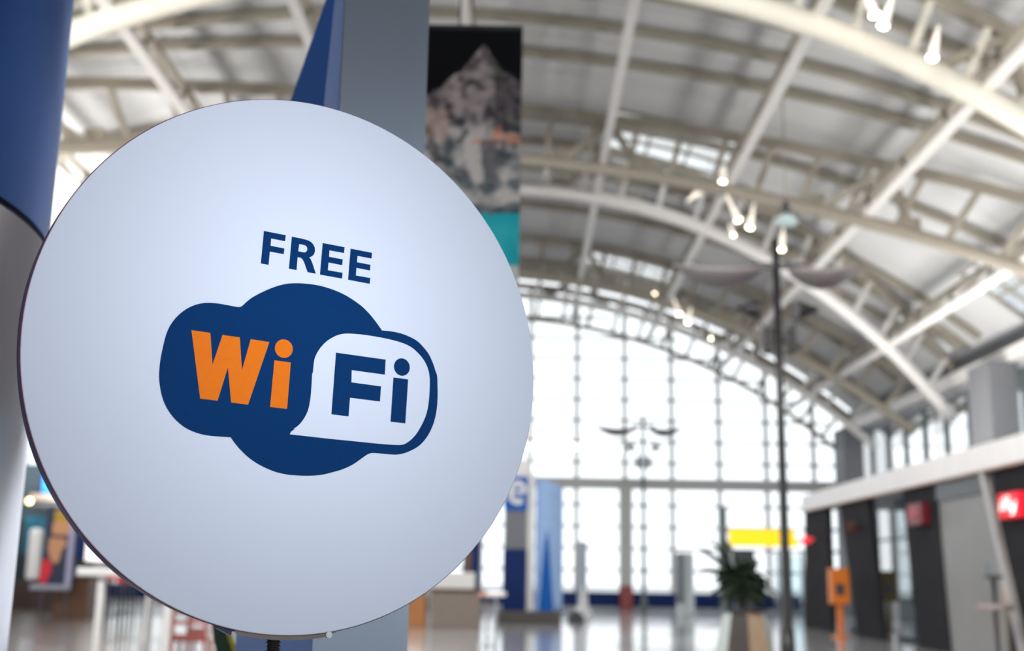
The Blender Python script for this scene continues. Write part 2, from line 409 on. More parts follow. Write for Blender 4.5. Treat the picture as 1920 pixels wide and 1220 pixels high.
for i, y in enumerate((20.5, 38.6, 56.2)):
    bm = B(); rbox(bm, (XR-1.0, y-.9, 0), (XR-.05, y+.9, 8.6), .04)
    o = structure('pillar', bm, mat('grey_pier_%d' % i, (.20, .205, .225), .6, noise_amt=.08))
for i, y in enumerate((20.5, 38.6)):
    bm = B(); rbox(bm, (XL+.05, y-.9, 0), (XL+1.0, y+.9, 8.6), .04); structure('pillar', bm, 'wall')
# ------------------------------------------------------------------ the round sign
SN = (C2W @ Vector((0.52153065, 0.15820861, 0.83843653))).normalized()      # its normal, towards the viewer
S0 = EYE + (C2W @ ray(515, 690))*1.4
SU = Vector((0, 0, 1)).cross(SN).normalized(); SV = SN.cross(SU).normalized()
def sp(u, v, h=0.0):                                                     # point of the sign face plane
    d = C2W @ ray(u, v); t = (S0-EYE).dot(SN)/d.dot(SN); return EYE + d*t
def s2(u, v): p = sp(u, v)-S0; return (p.dot(SU), p.dot(SV))
c_px = C2W @ Vector((0, 0, 0))
# centre and radius of the disc inside its plane, from its rim
rim = [(433,190),(600,197),(783,280),(898,398),(987,591),(999,690),(985,845),(880,1040),(740,1145),(524,1189),(366,1157),(280,1112),(160,1010),(72,849),(41,676),(57,533),(117,393),(233,273)]
Q = [s2(*p) for p in rim]
def circle_fit(Q):
    a = [[0]*4 for _ in range(3)]
    for x, y in Q:
        r = (2*x, 2*y, 1); b = x*x+y*y
        for i in range(3):
            for j in range(3): a[i][j] += r[i]*r[j]
            a[i][3] += r[i]*b
    m = Matrix([r[:3] for r in a]); s = m.inverted() @ Vector([r[3] for r in a])
    return s[0], s[1], math.sqrt(s[2]+s[0]**2+s[1]**2)
scx, scy, SR = circle_fit(Q)
SC = S0 + SU*scx + SV*scy                                                # centre of the face
LM = Matrix((SU, SV, SN)).transposed()
sign = thing('round_sign', 'large round white sign with blue cloud emblem reading FREE WiFi on a threaded rod', 'sign', (0, 0, 0))
sign.matrix_world = Matrix.Translation(SC) @ LM.to_4x4()
def sl(q, h=0): return Vector((q[0]-scx, q[1]-scy, h))                   # to the sign's local frame
def disc(bm, r, z0, z1, n=160, bev=.0008, wob=0):
    rings = []
    for rr, z in ((r-bev, z0), (r, z0+bev), (r, z1-bev), (r-bev, z1)):
        rings.append([(rr*(1+wob*math.sin(5*t+1)+wob*.6*math.sin(11*t))*math.cos(t), rr*(1+wob*math.sin(5*t+1)+wob*.6*math.sin(11*t))*math.sin(t), z) for t in [2*math.pi*k/n for k in range(n)]])
    loft(bm, rings)
M['signface'] = mat('satin_white_sign_film', (.72, .79, .94), .4, spec=.2)
M['plum'] = mat('plum_edge', (.16, .012, .05), .5, noise_amt=.2)
M['rimnavy'] = mat('navy_rim', (.025, .045, .14), .45, noise_amt=.35, noise_scale=14)
M['printblue'] = mat('dark_blue_print', (.0, .036, .15), .3, spec=.06, noise_amt=.06, noise_scale=120, bump=.08)
M['printorange'] = mat('orange_print', (.85, .19, .0), .35, spec=.2, noise_amt=.04, noise_scale=120, bump=.08)
bm = B(); disc(bm, SR, -.003, 0); part('face', bm, 'signface', sign, shift=False)
bm = B(); disc(bm, SR+.0011, -.0065, -.0022, bev=.0003); part('edge_band', bm, 'plum', sign, shift=False)
bm = B(); disc(bm, SR+.0005, -.028, -.005, wob=.0012); part('rim', bm, 'rimnavy', sign, shift=False)
def catmull(P, n=3):
    out = []; N = len(P)
    for i in range(N):
        p0, p1, p2, p3 = P[i-1], P[i], P[(i+1) % N], P[(i+2) % N]
        for k in range(n):
            t = k/n
            out.append(tuple(.5*((2*p1[j]) + (-p0[j]+p2[j])*t + (2*p0[j]-5*p1[j]+4*p2[j]-p3[j])*t*t + (-p0[j]+3*p1[j]-3*p2[j]+p3[j])*t**3) for j in (0, 1)))
    o2 = []
    for p in out:
        if not o2 or math.hypot(p[0]-o2[-1][0], p[1]-o2[-1][1]) > .2: o2.append(p)
    return o2
def tr(P, s, ox, oy): return [(ox+x/s, oy+y/s) for x, y in P]
def film(name, loops, m, h0, h1, label=None):
    bm = B(); L = [[s2(*p) for p in l] for l in loops]
    polyface(bm, L, lambda p: sl(p, h1))
    for l in L:
        for a, b in zip(l, l[1:]+l[:1]): bm.faces.new([bm.verts.new(sl(p, h)) for p, h in ((a, h0), (b, h0), (b, h1), (a, h1))])
    bmesh.ops.remove_doubles(bm, verts=bm.verts, dist=1e-6)
    o = part(name, bm, m, sign, shift=False, label=label)
    for f in o.data.polygons:
        pass
    return o
cA = lambda P: tr(P, 6.1, 290, 520)
cB = lambda P: tr(P, 6.1, 290, 700)
cC = lambda P: tr(P, 6.1, 550, 520)
cD = lambda P: tr(P, 6.1, 550, 700)
cloud = cA([(968,338),(930,335),(840,318),(740,300),(640,290),(560,292),(470,312),(380,350),(300,405),(225,480),(165,570),(125,670),(95,790),(72,900),(56,1010),(50,1110)]) + \
 cB([(49,30),(55,110),(75,230),(115,350),(180,460),(260,550),(350,620),(450,668),(560,700),(680,717),(780,724),(868,728),(869,729),(900,775),(960,850),(1050,940),(1150,1015),(1270,1080),(1400,1130),(1530,1157)]) + \
 cD([(0,1162),(100,1168),(200,1168),(320,1158),(440,1130),(560,1095),(680,1040),(760,985),(830,935),(870,915),(905,908),(980,912),(1080,922),(1180,927),(1270,910),(1370,868),(1450,815),(1520,735),(1575,640),(1615,530),(1640,400),(1650,260),(1648,120)]) + \
 cC([(1643,1120),(1625,1070),(1600,990),(1550,880),(1490,800),(1420,730),(1330,678),(1230,640),(1130,618),(1013,606),(1012,605),(960,530),(890,440),(800,345),(700,268),(590,200),(480,150),(370,112),(260,86),(150,72),(60,66)]) + \
 cA([(1550,68),(1470,80),(1380,105),(1290,140),(1200,182),(1110,232),(1050,280),(1000,325)])
bubble = cC([(600,642),(700,646),(820,658),(980,684),(1140,718),(1260,755),(1350,800),(1420,860),(1480,930),(1520,1000),(1545,1070),(1556,1140)]) + \
 cD([(1558,60),(1558,140),(1552,260),(1538,380),(1510,490),(1465,590),(1405,690),(1340,760),(1290,795),(1240,815),(1140,815),(1000,805),(800,785),(600,765),(400,745),(200,722),(0,700)]) + \
 cB([(1548,695),(1546,693),(1549,682),(1565,660),(1610,630)]) + cD([(0,635),(60,590),(110,530),(150,460),(175,390),(190,310),(200,230),(208,120),(215,0)]) + \
 cC([(222,1090),(232,990),(245,920),(275,855),(320,790),(380,730),(450,685),(520,655)])
film('cloud_emblem', [catmull(cloud)], 'printblue', 0, .0003, 'dark blue cloud shape')
film('speech_bubble', [catmull(bubble)], 'signface', .0003, .0005, 'white bubble with a pointed lower left tip')
fr = lambda P: tr(P, 8.348, 480, 425)
film('letter', [fr([(123,65),(465,132),(455,226),(236,182),(228,297),(443,340),(434,428),(215,388),(196,596),(75,573)])], 'printblue', 0, .0003)
film('letter', [fr([(560,155),(700,182),(790,205),(830,220),(865,243),(895,276),(915,315),(923,355),(920,395),(905,432),(880,458),(858,470),(832,480),(850,500),(862,522),(888,590),(936,735),(808,710),(785,650),(760,575),(745,540),(730,513),(712,494),(690,482),(650,474),(634,677),(514,655)]),
                fr([(676,270),(660,382),(745,402),(770,400),(790,386),(801,362),(802,338),(793,312),(778,295),(755,285)][::-1])], 'printblue', 0, .0003)
film('letter', [fr([(1043,254),(1385,320),(1377,411),(1148,368),(1143,470),(1357,510),(1348,600),(1134,558),(1124,680),(1354,720),(1346,810),(1000,748)])], 'printblue', 0, .0003)
film('letter', [fr([(1480,342),(1815,408),(1808,496),(1588,455),(1580,555),(1790,595),(1784,684),(1571,642),(1562,762),(1788,802),(1780,892),(1440,828)])], 'printblue', 0, .0003)
wi = lambda P: tr(P, 7.395, 350, 610)
def dotpts(C, E):
    c = s2(*C); r = sum(math.hypot(s2(*e)[0]-c[0], s2(*e)[1]-c[1]) for e in E)/len(E)
    return c, r
def dot(name, C, E, m, h0, h1):
    c, r = dotpts(C, E); bm = B(); L = [(c[0]+r*math.cos(2*math.pi*k/48), c[1]+r*math.sin(2*math.pi*k/48)) for k in range(48)]
    bm.faces.new([bm.verts.new(sl(p, h1)) for p in L]); part(name, bm, m, sign, shift=False)
film('letter', [wi([(65,65),(327,103),(357,545),(495,132),(735,165),(765,622),(887,190),(1145,230),(850,1098),(615,1068),(570,583),(427,1043),(186,1014)])], 'printorange', .0003, .0005, 'orange letter W')
film('letter', [wi([(1215,483),(1442,513),(1390,1157),(1155,1130)])], 'printorange', .0003, .0005, 'orange letter i')
dot('letter_dot', wi([(1346,321)])[0], wi([(1210,300),(1480,345),(1338,205),(1355,438)]), 'printorange', .0003, .0005)
fi = lambda P: tr(P, 8.41, 610, 655)
film('letter', [fi([(165,50),(948,160),(935,397),(413,325),(408,518),(875,582),(858,820),(386,760),(363,1054),(92,1022)])], 'printblue', .0005, .0007)
film('letter', [fi([(1070,440),(1303,472),(1258,1165),(1025,1138)])], 'printblue', .0005, .0007)
dot('letter_dot', fi([(1204,277)])[0], fi([(1070,255),(1340,292),(1190,150),(1218,403)]), 'printblue', .0005, .0007)
# bracket, bolt, threaded rod
def ang(u, v): q = s2(u, v); return math.atan2(q[1]-scy, q[0]-scx)
a0, a1 = ang(441, 1179), ang(629, 1181)
M['bracket'] = mat('brown_grey_bracket', (.20, .17, .16), .4, metal=.3, noise_amt=.15, noise_scale=30)
bm = B(); rings = []
for i in range(25):
    t = a0+(a1-a0)*i/24; e = .0045*min(1, math.sin(math.pi*min(max(i/24, .04), .96))*2.5)
    rings.append([(r*math.cos(t), r*math.sin(t), z) for r, z in ((SR+.0008, -.001), (SR+.0008+e, -.001), (SR+.0008+e, -.02), (SR+.0008, -.02))])
loft(bm, rings); part('bracket', bm, 'bracket', sign, shift=False)
t = ang(617, 1186); bm = B(); c = Vector(((SR+.003)*math.cos(t), (SR+.003)*math.sin(t), -.008))
tube(bm, [c+Vector((0, 0, 0)), c+Vector((0, 0, .008))], .004, 8); part('bolt', bm, 'chrome', sign, shift=False)
t0_, t1_ = ang(412, 1174), ang(438, 1181); bm = B(); rings = []
for i in range(5):
    t = t0_+(t1_-t0_)*i/4; e = .002+.004*i/4
    rings.append([(r*math.cos(t), r*math.sin(t), z) for r, z in ((SR+.001, -.004), (SR+.001+e, -.004), (SR+.001+e, -.018), (SR+.001, -.018))])
loft(bm, rings); part('clip', bm, 'rimnavy', sign, shift=False)
rt = ang(519, 1194); rp = Vector(((SR+.004)*math.cos(rt), (SR+.004)*math.sin(rt), -.010))
rw = sign.matrix_world @ rp
inv = sign.matrix_world.inverted()
bm = B(); pts = []; rr = []
n = 160; L = .16
for i in range(n):
    pts.append(rw - Vector((0, 0, L*i/(n-1)))); rr.append(.0078 + (.0007 if i % 4 < 2 else -.0005))
rings = [[p + Vector((math.cos(a), math.sin(a), 0))*r for a in [2*math.pi*k/16 for k in range(16)]] for p, r in zip(pts, rr)]
loft(bm, rings); bmesh.ops.transform(bm, matrix=inv, verts=bm.verts); part('threaded_rod', bm, mat('black_steel_rod', (.03, .028, .03), .25, metal=.8, noise_amt=.3), sign, shift=False)
bm = B(); lathe(bm, (rw.x, rw.y, 0), [(.21, 0), (.21, .012), (.06, .03), (.02, .06), (.02, rw.z-L+.02), (.0085, rw.z-L+.03)], 28)
bmesh.ops.transform(bm, matrix=inv, verts=bm.verts); part('stand', bm, 'black', sign, shift=False)
# ------------------------------------------------------------------ glossy round column on the left
def column():
    S_ = 2.75; e = C2W @ ray(96, 420); d = Vector((e.x, e.y, 0)).normalized(); T = EYE.xy.to_3d() + d*S_
    r = .9; nrm = Vector((-d.y, d.x, 0)); c = T + nrm*r; zs = at(62, 480, 1).z
    k = (S_*d.y); zseam = at(62, 480, k).z
    t = thing('round_column', 'fat glossy blue metal-clad round column at the left edge', 'column', (c.x, c.y, 0))
    m = bpy.data.materials.new('blue_metal_cladding'); m.use_nodes = True; b = m.node_tree.nodes['Principled BSDF']
    b.inputs['Base Color'].default_value = (.16, .22, .42, 1); b.inputs['Metallic'].default_value = .85; b.inputs['Roughness'].default_value = .3
    n = m.node_tree.nodes.new('ShaderNodeTexNoise'); n.inputs['Scale'].default_value = 1.5; bp = m.node_tree.nodes.new('ShaderNodeBump'); bp.inputs['Strength'].default_value = .15; bp.inputs['Distance'].default_value = .01
    m.node_tree.links.new(n.outputs['Fac'], bp.inputs['Height']); m.node_tree.links.new(bp.outputs['Normal'], b.inputs['Normal'])
    M['clad'] = m
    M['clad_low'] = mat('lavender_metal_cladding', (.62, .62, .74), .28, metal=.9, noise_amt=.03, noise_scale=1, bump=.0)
    b.inputs['Base Color'].default_value = (.03, .10, .33, 1)
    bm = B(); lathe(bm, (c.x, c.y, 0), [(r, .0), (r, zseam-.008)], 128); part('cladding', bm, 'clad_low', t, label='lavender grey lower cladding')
    bm = B(); lathe(bm, (c.x, c.y, 0), [(r-.012, zseam-.03), (r-.012, zseam+.03)], 96); part('seam', bm, 'black', t)
    bm = B(); lathe(bm, (c.x, c.y, 0), [(r, zseam+.008), (r, 5.2), (r-.05, 5.25)], 128); part('cladding', bm, 'clad', t, label='deep blue upper cladding')
column()
# ------------------------------------------------------------------ grey and blue totem behind the sign
def totem():
    Y = 2.15
    c0, c1 = at(585, 1220, Y), at(742, 1220, Y+.12)        # lower corners of the grey face
    x0, y0, x1, y1 = c0.x, Y, c1.x, Y+.12
    # left edge of the blue face, tapering upwards
    l0 = at(442, 1200, Y+.30); l1 = at(548, 190, Y+.30)
    t = thing('totem', 'tall totem with satin grey front and tapering blue side behind the round sign', 'totem', (x0, y0, 0))
    m = mat('satin_grey_panel', (.30, .35, .43), .28, metal=.7, noise_amt=.05, noise_scale=2); M['satin'] = m
    H = 4.6; YS = Y+.3; k0 = at(449, 455, YS); k1 = at(620, 0, YS); k2 = at(548, 190, YS)
    sl_ = (k1.x-k2.x)/(k1.z-k2.z); xa = l0.x; zk = k2.z-(k2.x-xa)/sl_; zt = min(H, k2.z+(x0+.02-k2.x)/sl_)
    bm = B(); loft(bm, [[(x0, y0, z), (x1, y1, z), (x1+.02, y1+.02, z), (x0+.0, y0+.02, z)] for z in (0, H)]); part('front_panel', bm, m, t)
    bm = B(); P = [(x0-.001, y0, 0), (x0-.001, y0, zt), (x0-.001, YS, zt), (xa, YS, zk), (xa, YS, 0)]
    dd = Vector((0, .02, 0)); f = [Vector(p) for p in P]; loft(bm, [f, [p+dd for p in f]])
    part('side_panel', bm, mat('satin_blue_panel', (.10, .24, .62), .3, metal=.3, noise_amt=.06, noise_scale=2), t, label='blue side panel narrowing upwards')
    bm = B(); loft(bm, [[(x0+.02, y0+.04, z), (x1-.01, y1+.03, z), (x1-.01, Y+.42, z), (x0+.03, Y+.42, z)] for z in (0, H-.02)]); part('core', bm, 'dark', t)
totem()
# ------------------------------------------------------------------ hanging photo banner
def banner():
    Y = 6.0; A = at(700, 52, Y); Bq = at(979, 56, Y); xr = at(968, 520, Y)
    x0, x1, zt, zb = A.x, (Bq.x+xr.x)/2+.008, Bq.z, at(960, 530, Y).z
    t = thing('photo_banner', 'long hanging banner printed with a pale rock under black sky over turquoise water', 'banner', ((x0+x1)/2, Y, zb))
    nx, nz = 90, 170; vs = []; me = bpy.data.meshes.new('print'); V = []; Fc = []; colr = []
    peak = .0
    def px(x, z): 
        u = (x-x0)/(x1-x0); v = (zt-z)/(zt-zb); return u, v
    ztq = zt-(zt-zb)*.735; zw = zt-(zt-zb)*.915
    for j in range(nz+1):
        for i in range(nx+1): V.append((x0+(x1-x0)*i/nx-(x0+x1)/2, 0, zb+(zt-zb)*j/nz-zb))
    def ridge(s):      # s across the visible part 0..1, height as fraction down
        pts = [(-.6, .72), (-.3, .60), (0, .285), (.1, .265), (.22, .24), (.33, .18), (.42, .17), (.5, .125), (.56, .085), (.61, .065), (.66, .08), (.72, .12), (.8, .16), (.9, .19), (1, .21), (1.1, .21)]
        for (a, b), (c, d) in zip(pts, pts[1:]):
            if a <= s <= c: return b+(d-b)*(s-a)/(c-a)
        return .2
    xv = at(785, 200, Y).x
    def mix(a, b, t): t = max(0, min(1, t)); return tuple(x+(y-x)*t for x, y in zip(a, b))
    for j in range(nz):
        for i in range(nx):
            a = j*(nx+1)+i; Fc.append((a, a+1, a+nx+2, a+nx+1))
            x = x0+(x1-x0)*(i+.5)/nx; z = zb+(zt-zb)*(j+.5)/nz; s = (x-xv)/(x1-xv); v = (zt-z)/(zt-zb)
            p = Vector((s*3, v*8, 1.3)); n1 = noise.noise(p*1.6); n2 = noise.noise(p*4.2+Vector((5, 2, 0))); n3 = noise.noise(p*1.0+Vector((9, 4, 3)))
            rd = ridge(s)+.012*n2
            if v < rd: c = (.002, .002, .003)
            elif v > .935+.004*n2: c = (.72, .74, .75)
            elif v > .742+.01*n1: c = mix((.01, .34, .40), (.05, .50, .54), .5+n1*.5)
            else:
                up = mix((.08, .065, .07), (.34, .28, .27), .42+n2*.9+n1*.5)
                lo = mix((.06, .08, .09), (.52, .48, .45), .62+n1*1.0+n2*.6)
                c = mix(up, lo, (v-.33)/.12)
                if v < .42 and s > .74: c = mix(c, (.03, .028, .035), .7)
                if .08 < v-rd < .3 and n2 < -.25: c = mix(c, (.03, .03, .035), .6)
                if v > .60 and n1 < .05: c = mix(c, (.05, .08, .10), .6)
                if abs(v-.43) < .035 and n3+n2*.8 > .12: c = mix(c, (.55, .16, .06), .55)
                if abs(v-.39) < .06 and s < .3: c = mix(c, (.45, .27, .2), .4)
                if .70 < s < .82 and .12 < v < .24 and n2 > .1: c = mix(c, (.02, .10, .03), .6)
                if .45 < v-0 < .6 and .45 < s < .85 and n1 < .1: c = mix(c, (.08, .075, .09), .7)
            c = tuple(min(.95, q*1.8) for q in c); colr += [(*c, 1)]*4
    me.from_pydata(V, [], Fc); ca = me.color_attributes.new('print', 'FLOAT_COLOR', 'CORNER')
    ca.data.foreach_set('color', [q for c in colr for q in c])
    m = bpy.data.materials.new('printed_photo'); m.use_nodes = True; nt = m.node_tree; b = nt.nodes['Principled BSDF']; at_ = nt.nodes.new('ShaderNodeVertexColor'); at_.layer_name = 'print'
    nt.links.new(at_.outputs[0], b.inputs['Base Color']); b.inputs['Roughness'].default_value = .6
    b.inputs['Specular IOR Level'].default_value = .15
    me.materials.append(m); link('print', me, t)
    bm = B(); box(bm, (x0, Y+.004, zb), (x1, Y+.03, zt)); part('backing', bm, 'dark', t)
    bm = B(); tube(bm, [(x0, Y+.01, zt+.01), (x1, Y+.01, zt+.01)], .02, 8); part('top_rail', bm, 'black', t)
    for x in (x0+.1,):
        bm = B(); tube(bm, [(x, Y+.01, zt), (x, Y+.01, roof_z(x)-.05)], .006, 5); part('cable', bm, 'dark', t)
    bm = B(); tube(bm, [(x1-.35, Y+.01, zt), (x1-.35, Y+.01, roof_z(x1)-.05)], .006, 5); part('cable', bm, 'dark', t)
banner()
# ------------------------------------------------------------------ lamp posts
def lamp_post(X, Y, H, label, m, wz=.58):
    t = thing('lamp_post', label, 'lamp post', (X, Y, 0), 'lamp posts along the hall')
    bm = B(); lathe(bm, (X, Y, 0), [(.3, 0), (.3, .03), (.16, .06), (.14, .5), (.10, .6), (.09, H*.5), (.075, H)], 14); part('pole', bm, m, t)
    zc = H-wz
    bm = B(); bar(bm, (X-.5, Y, zc), (X+.55, Y, zc), .09, .12); part('crossbar', bm, m, t)
    for s in (-1, 1):
        L = 1.95 if s < 0 else 1.6; bm = B(); rings = []
        for i in range(15):
            u = i/14; w = .06+.34*math.sin(math.pi*min(1, u*1.05))**.7 if 0 < u < 1 else .03
            x = X+s*(.25+L*u); z = zc-.10-.22*math.sin(math.pi*u)+.10*u
            rings.append([(x, Y+w*.8*math.cos(a), z+.10*w/.4*math.sin(a)-.32*math.cos(a)*w) for a in [2*math.pi*k/12 for k in range(12)]])
        loft(bm, rings, smooth=True); part('wing_reflector', bm, 'wing', t, label='grey leaf-shaped reflector')
    zh = H-2.15
    for s in (-1, 1):
        bm = B(); rbox(bm, (X+s*.24-.10, Y-.12, zh-.32), (X+s*.24+.10, Y+.12, zh+.22), .02); bar(bm, (X, Y, zh-.05), (X+s*.24, Y, zh-.05), .07); part('ballast_box', bm, m, t)
        bm = B(); bar(bm, (X+s*.26, Y, zh+.15), (X+s*.47, Y, zh+.52), .045); part('arm', bm, m, t)
        bm = B(); c = Vector((X+s*.47, Y, zh+.62)); d = Vector((s*.95, 0, .05)).normalized()
        rings = []
        for u, r in ((-.06, .2), (0, .19), (.2, .11), (.38, .045)):
            cc = c + d*u; ax = Vector((0, 1, 0)); az = d.cross(ax)
            rings.append([cc+(ax*math.cos(a)+az*math.sin(a))*r for a in [2*math.pi*k/14 for k in range(14)]])
        loft(bm, rings, smooth=True); part('spot_head', bm, m, t)
M['wing'] = mat('grey_reflector_wing', (.24, .215, .225), .4, noise_amt=.08)
M['poleg'] = mat('grey_post_paint', (.10, .11, .115), .45, noise_amt=.1)
lamp_post(5.25, 24.0, 8.55, 'tall slim black lamp post with leaf reflectors, right of the white planter', 'black')
lamp_post(5.35, 53.0, 8.75, 'distant slim lamp post standing before the bright window wall', 'poleg')
# ------------------------------------------------------------------ spotlights on the trusses
M['litref'] = emis('lit_cone_reflector', (1, .93, .82), .55)  # emission in the cone stands for the bulb's light on it
def spot(u, v, Y, du, dv, label, r=.13, L=.7):
    p = at(u, v, Y); q = at(u+du, v+dv, Y)
    d = (p-q).normalized(); t = thing('spotlight', label, 'spotlight', tuple(p), 'lit spotlights in the roof')
    ax = d.cross(Vector((0, 1, 0))).normalized(); az = d.cross(ax)
    bm = B(); loft(bm, [[c+(ax*math.cos(a)+az*math.sin(a))*rr for a in [2*math.pi*k/12 for k in range(12)]] for c, rr in ((q, r*.25), (p-d*L*.5, r*.7), (p, r))], smooth=True); part('housing', bm, 'litref', t, label='glowing cone reflector')
    bm = B(); rings = [[p+d*h+(ax*math.cos(a)+az*math.sin(a))*rr for a in [2*math.pi*k/12 for k in range(12)]] for h, rr in ((.005, r*.95), (.03, r*.8), (.05, r*.3))]
    loft(bm, rings, smooth=True); part('bulb', bm, 'lamp', t)
for a in [(1640, 28, 21.5, -25, -70, 'left lamp of the pair glowing at the top of the thick bright pipe'), (1656, 48, 21.5, 20, -60, 'right lamp of the pair glowing at the top of the thick bright pipe'),
          (1748, 108, 21.8, 12, -60, 'lone lamp glowing on the thick bright pipe'),
          (1384, 412, 33.5, -28, -60, 'left lamp of the pair glowing above the black lamp post'), (1406, 426, 33.5, 8, -45, 'right lamp of the pair glowing above the black lamp post'),
          (1355, 341, 34, 4, -30, 'small round lamp glowing above left of the lamp pair'), (1314, 356, 34, -26, 22, 'slanting lamp glowing just below the larger skylight'),
          (1465, 467, 33.5, 4, -40, 'round lamp glowing right of the black post tip'), (1375, 440, 34, -6, -14, 'faint lamp glowing below left of the lamp pair'),
          (1273, 588, 48, -14, -40, 'left lamp of the pair glowing at the far arch'), (1290, 604, 48, 6, -30, 'right lamp of the pair glowing at the far arch'),
          (1227, 552, 48.5, -10, 12, 'small round lamp glowing above the end window wall'), (1333, 634, 48.5, 2, -14, 'faint lamp glowing right of the far lamp pair')]:
    spot(*a, r=.10 if 'faint' not in a[5] else .05)
# pendant lamp with pale shade
p = at(1474, 415, 30)
t = thing('pendant_lamp', 'hanging lamp with dark cap and pale shade above the black lamp post', 'pendant lamp', tuple(p))
bm = B(); lathe(bm, p, [(.30, -.06), (.31, -.03), (.26, .08), (.12, .2)], 20); part('shade', bm, mat('pale_aqua_shade', (.6, .78, .8), .3, noise_amt=.05), t)
bm = B(); lathe(bm, p, [(.13, .19), (.11, .42), (.07, .55)], 14); part('cap', bm, 'dark', t)
bm = B(); tube(bm, [p+Vector((0, 0, .5)), Vector((p.x, p.y, roof_z(p.x)-.02))], .02, 6); part('rod', bm, 'steel', t)
# ------------------------------------------------------------------ kiosk row on the right
KX = 9.25
def kx(u): 
    d = C2W @ ray(u, 1080); return (EYE + d*(KX/d.x)).y
y_far, y_near = 39.0, 14.0
ki = thing('shop_kiosk', 'long dark shop kiosk with white canopy edge along the right side', 'kiosk', (KX, y_near, 0))
bm = B()
for (z0, z1, x0) in ((3.72, 4.22, KX-.02),):
    rbox(bm, (KX-.05, y_near, 3.72), (KX+.12, y_far+.4, 4.24), .03)
part('fascia', bm, mat('white_fascia', (.92, .89, .89), .3, noise_amt=.04, noise_scale=2), ki, label='white canopy edge band')
bm = B(); box(bm, (KX+.12, y_near, 3.8), (XR-1.1, y_far+.3, 4.1)); part('canopy', bm, 'dark', ki)
bm = B(); box(bm, (KX-.07, y_near, 3.69), (KX+.14, y_far+.42, 3.72)); part('edge_trim', bm, mat('copper_edge', (.55, .36, .26), .35, metal=.4, noise_amt=.1), ki)
M['pillar'] = mat('charcoal_pillar', (.022, .022, .026), .75, spec=.15, noise_amt=.25, noise_scale=1.5)
def kpillar(ua, ub, ta, tb, dep=.16, m='pillar'):
    # between image columns ua..ub at mid height; ta/tb lean of the foot towards the viewer
    ya, yb = kx(ub), kx(ua); bm = B()
    loft(bm, [[(KX+.1, ya-la, z), (KX+.1+dep, ya-la, z), (KX+.1+dep, yb-lb, z), (KX+.1, yb-lb, z)] for z, la, lb in ((0, tb, ta), (3.75, -tb, -ta))])
    return part('pillar', bm, m, ki)
kpillar(1503, 1549, -.3, .0)
kpillar(1584, 1634, .7, .35)
kpillar(1699, 1759, .3, .2)
kpillar(1872, 1990, .9, .4)
# near grey roller shutter wall
ya, yb = kx(1866), kx(1757)
bm = B(); box(bm, (KX+.14, ya, 0), (KX+.22, yb, 3.8)); part('wall_panel', bm, mat('warm_grey_shutter', (.22, .215, .21), .35, noise_amt=.1, noise_scale=1), ki, label='plain warm grey wall panel')
bm = B(); box(bm, (KX+.08, ya, 3.3), (KX+.14, yb, 3.69)); part('header', bm, 'dark', ki)
bm = B(); y1_ = kx(1853); y2_ = kx(1899)
loft(bm, [[(KX-.02, y-.10, z), (KX+.3, y-.10, z), (KX+.3, y+.10, z), (KX-.02, y+.10, z)] for z, y in ((0, y2_-.25), (3.72, y1_))]); part('slanted_frame', bm, mat('light_metal_frame', (.5, .48, .47), .3, metal=.4, noise_amt=.1), ki, label='light slanted metal frame')
for ua, ub in ((1549, 1584), (1634, 1699)):
    ya, yb = kx(ub), kx(ua); bm = B(); bm.faces.new([bm.verts.new(p) for p in ((KX+.7, ya, .1), (KX+.7, yb, .1), (KX+.7, yb, 3.7), (KX+.7, ya, 3.7))]); part('glass_panel', bm, 'glassd', ki)
    bm = B(); box(bm, (KX+.66, ya, .0), (KX+.74, yb, .12)); box(bm, (KX+.66, (ya+yb)/2-.03, .1), (KX+.74, (ya+yb)/2+.03, 3.7)); part('glass_frame', bm, 'dark', ki)
bm = B(); box(bm, (KX+4.4, y_near, 0), (KX+4.5, kx(1720), 3.8)); box(bm, (KX+.9, kx(1768), 0), (KX+4.4, kx(1764), 3.8)); part('inner_wall', bm, 'dark', ki)
bm = B(); rbox(bm, (KX+.75, kx(1990), 0), (KX+1.4, kx(1925), 3.7), .02); part('inner_counter', bm, 'dark', ki)
# text builder from strokes
def strokes(bm, S_, w, fn):
    for a in S_:
        for p, q in zip(a, a[1:]):
            p, q = Vector(p), Vector(q); d = (q-p).normalized(); n_ = Vector((-d.y, d.x))*w/2; e = d*w*.35
            bm.faces.new([bm.verts.new(fn(c)) for c in (p-n_-e, q-n_+e, q+n_+e, p+n_-e)])
ILLY = [[(.05, .1), (.12, .55)], [(.15, .72), (.155, .76)], [(.25, .1), (.38, .95)], [(.44, .1), (.57, .95)], [(.64, .55), (.66, .18), (.74, .12), (.84, .2)], [(.93, .58), (.84, .1), (.76, -.18), (.66, -.25)]]
def cafe_sign(u, v, size, label, m, wm):
    p = at_x(u, v, KX-.02); y, z = p.y, p.z
    t = thing('cafe_sign', label, 'sign', (KX-.1, y, z-size/2), 'red cafe signs')
    bm = B(); rbox(bm, (KX-.1, y-size, z-size/2), (KX+.1, y+size, z+size/2), .01); part('panel', bm, m, t)
    bm = B(); strokes(bm, ILLY, .12, lambda c: Vector((KX-.106, y+size*.85-c.x*size*1.7, z-size*.22+c.y*size*.6))); part('lettering', bm, wm, t, label='white slanted word illy')
M['redlit'] = emis('backlit_red_sign', (.85, .01, .03), .35); M['whlit'] = emis('backlit_white_letters', (1, .9, .9), .8)
cafe_sign(1898, 947, .47, 'bright red square sign with white word illy at the right edge', 'redlit', 'whlit')
cafe_sign(1720, 964, .5, 'red square sign in a darkened shade tone on the middle charcoal pillar', mat('shaded_red_panel', (.16, .01, .02), .4, noise_amt=.1), 'red')  # panel coloured darker red, standing for the shade on it
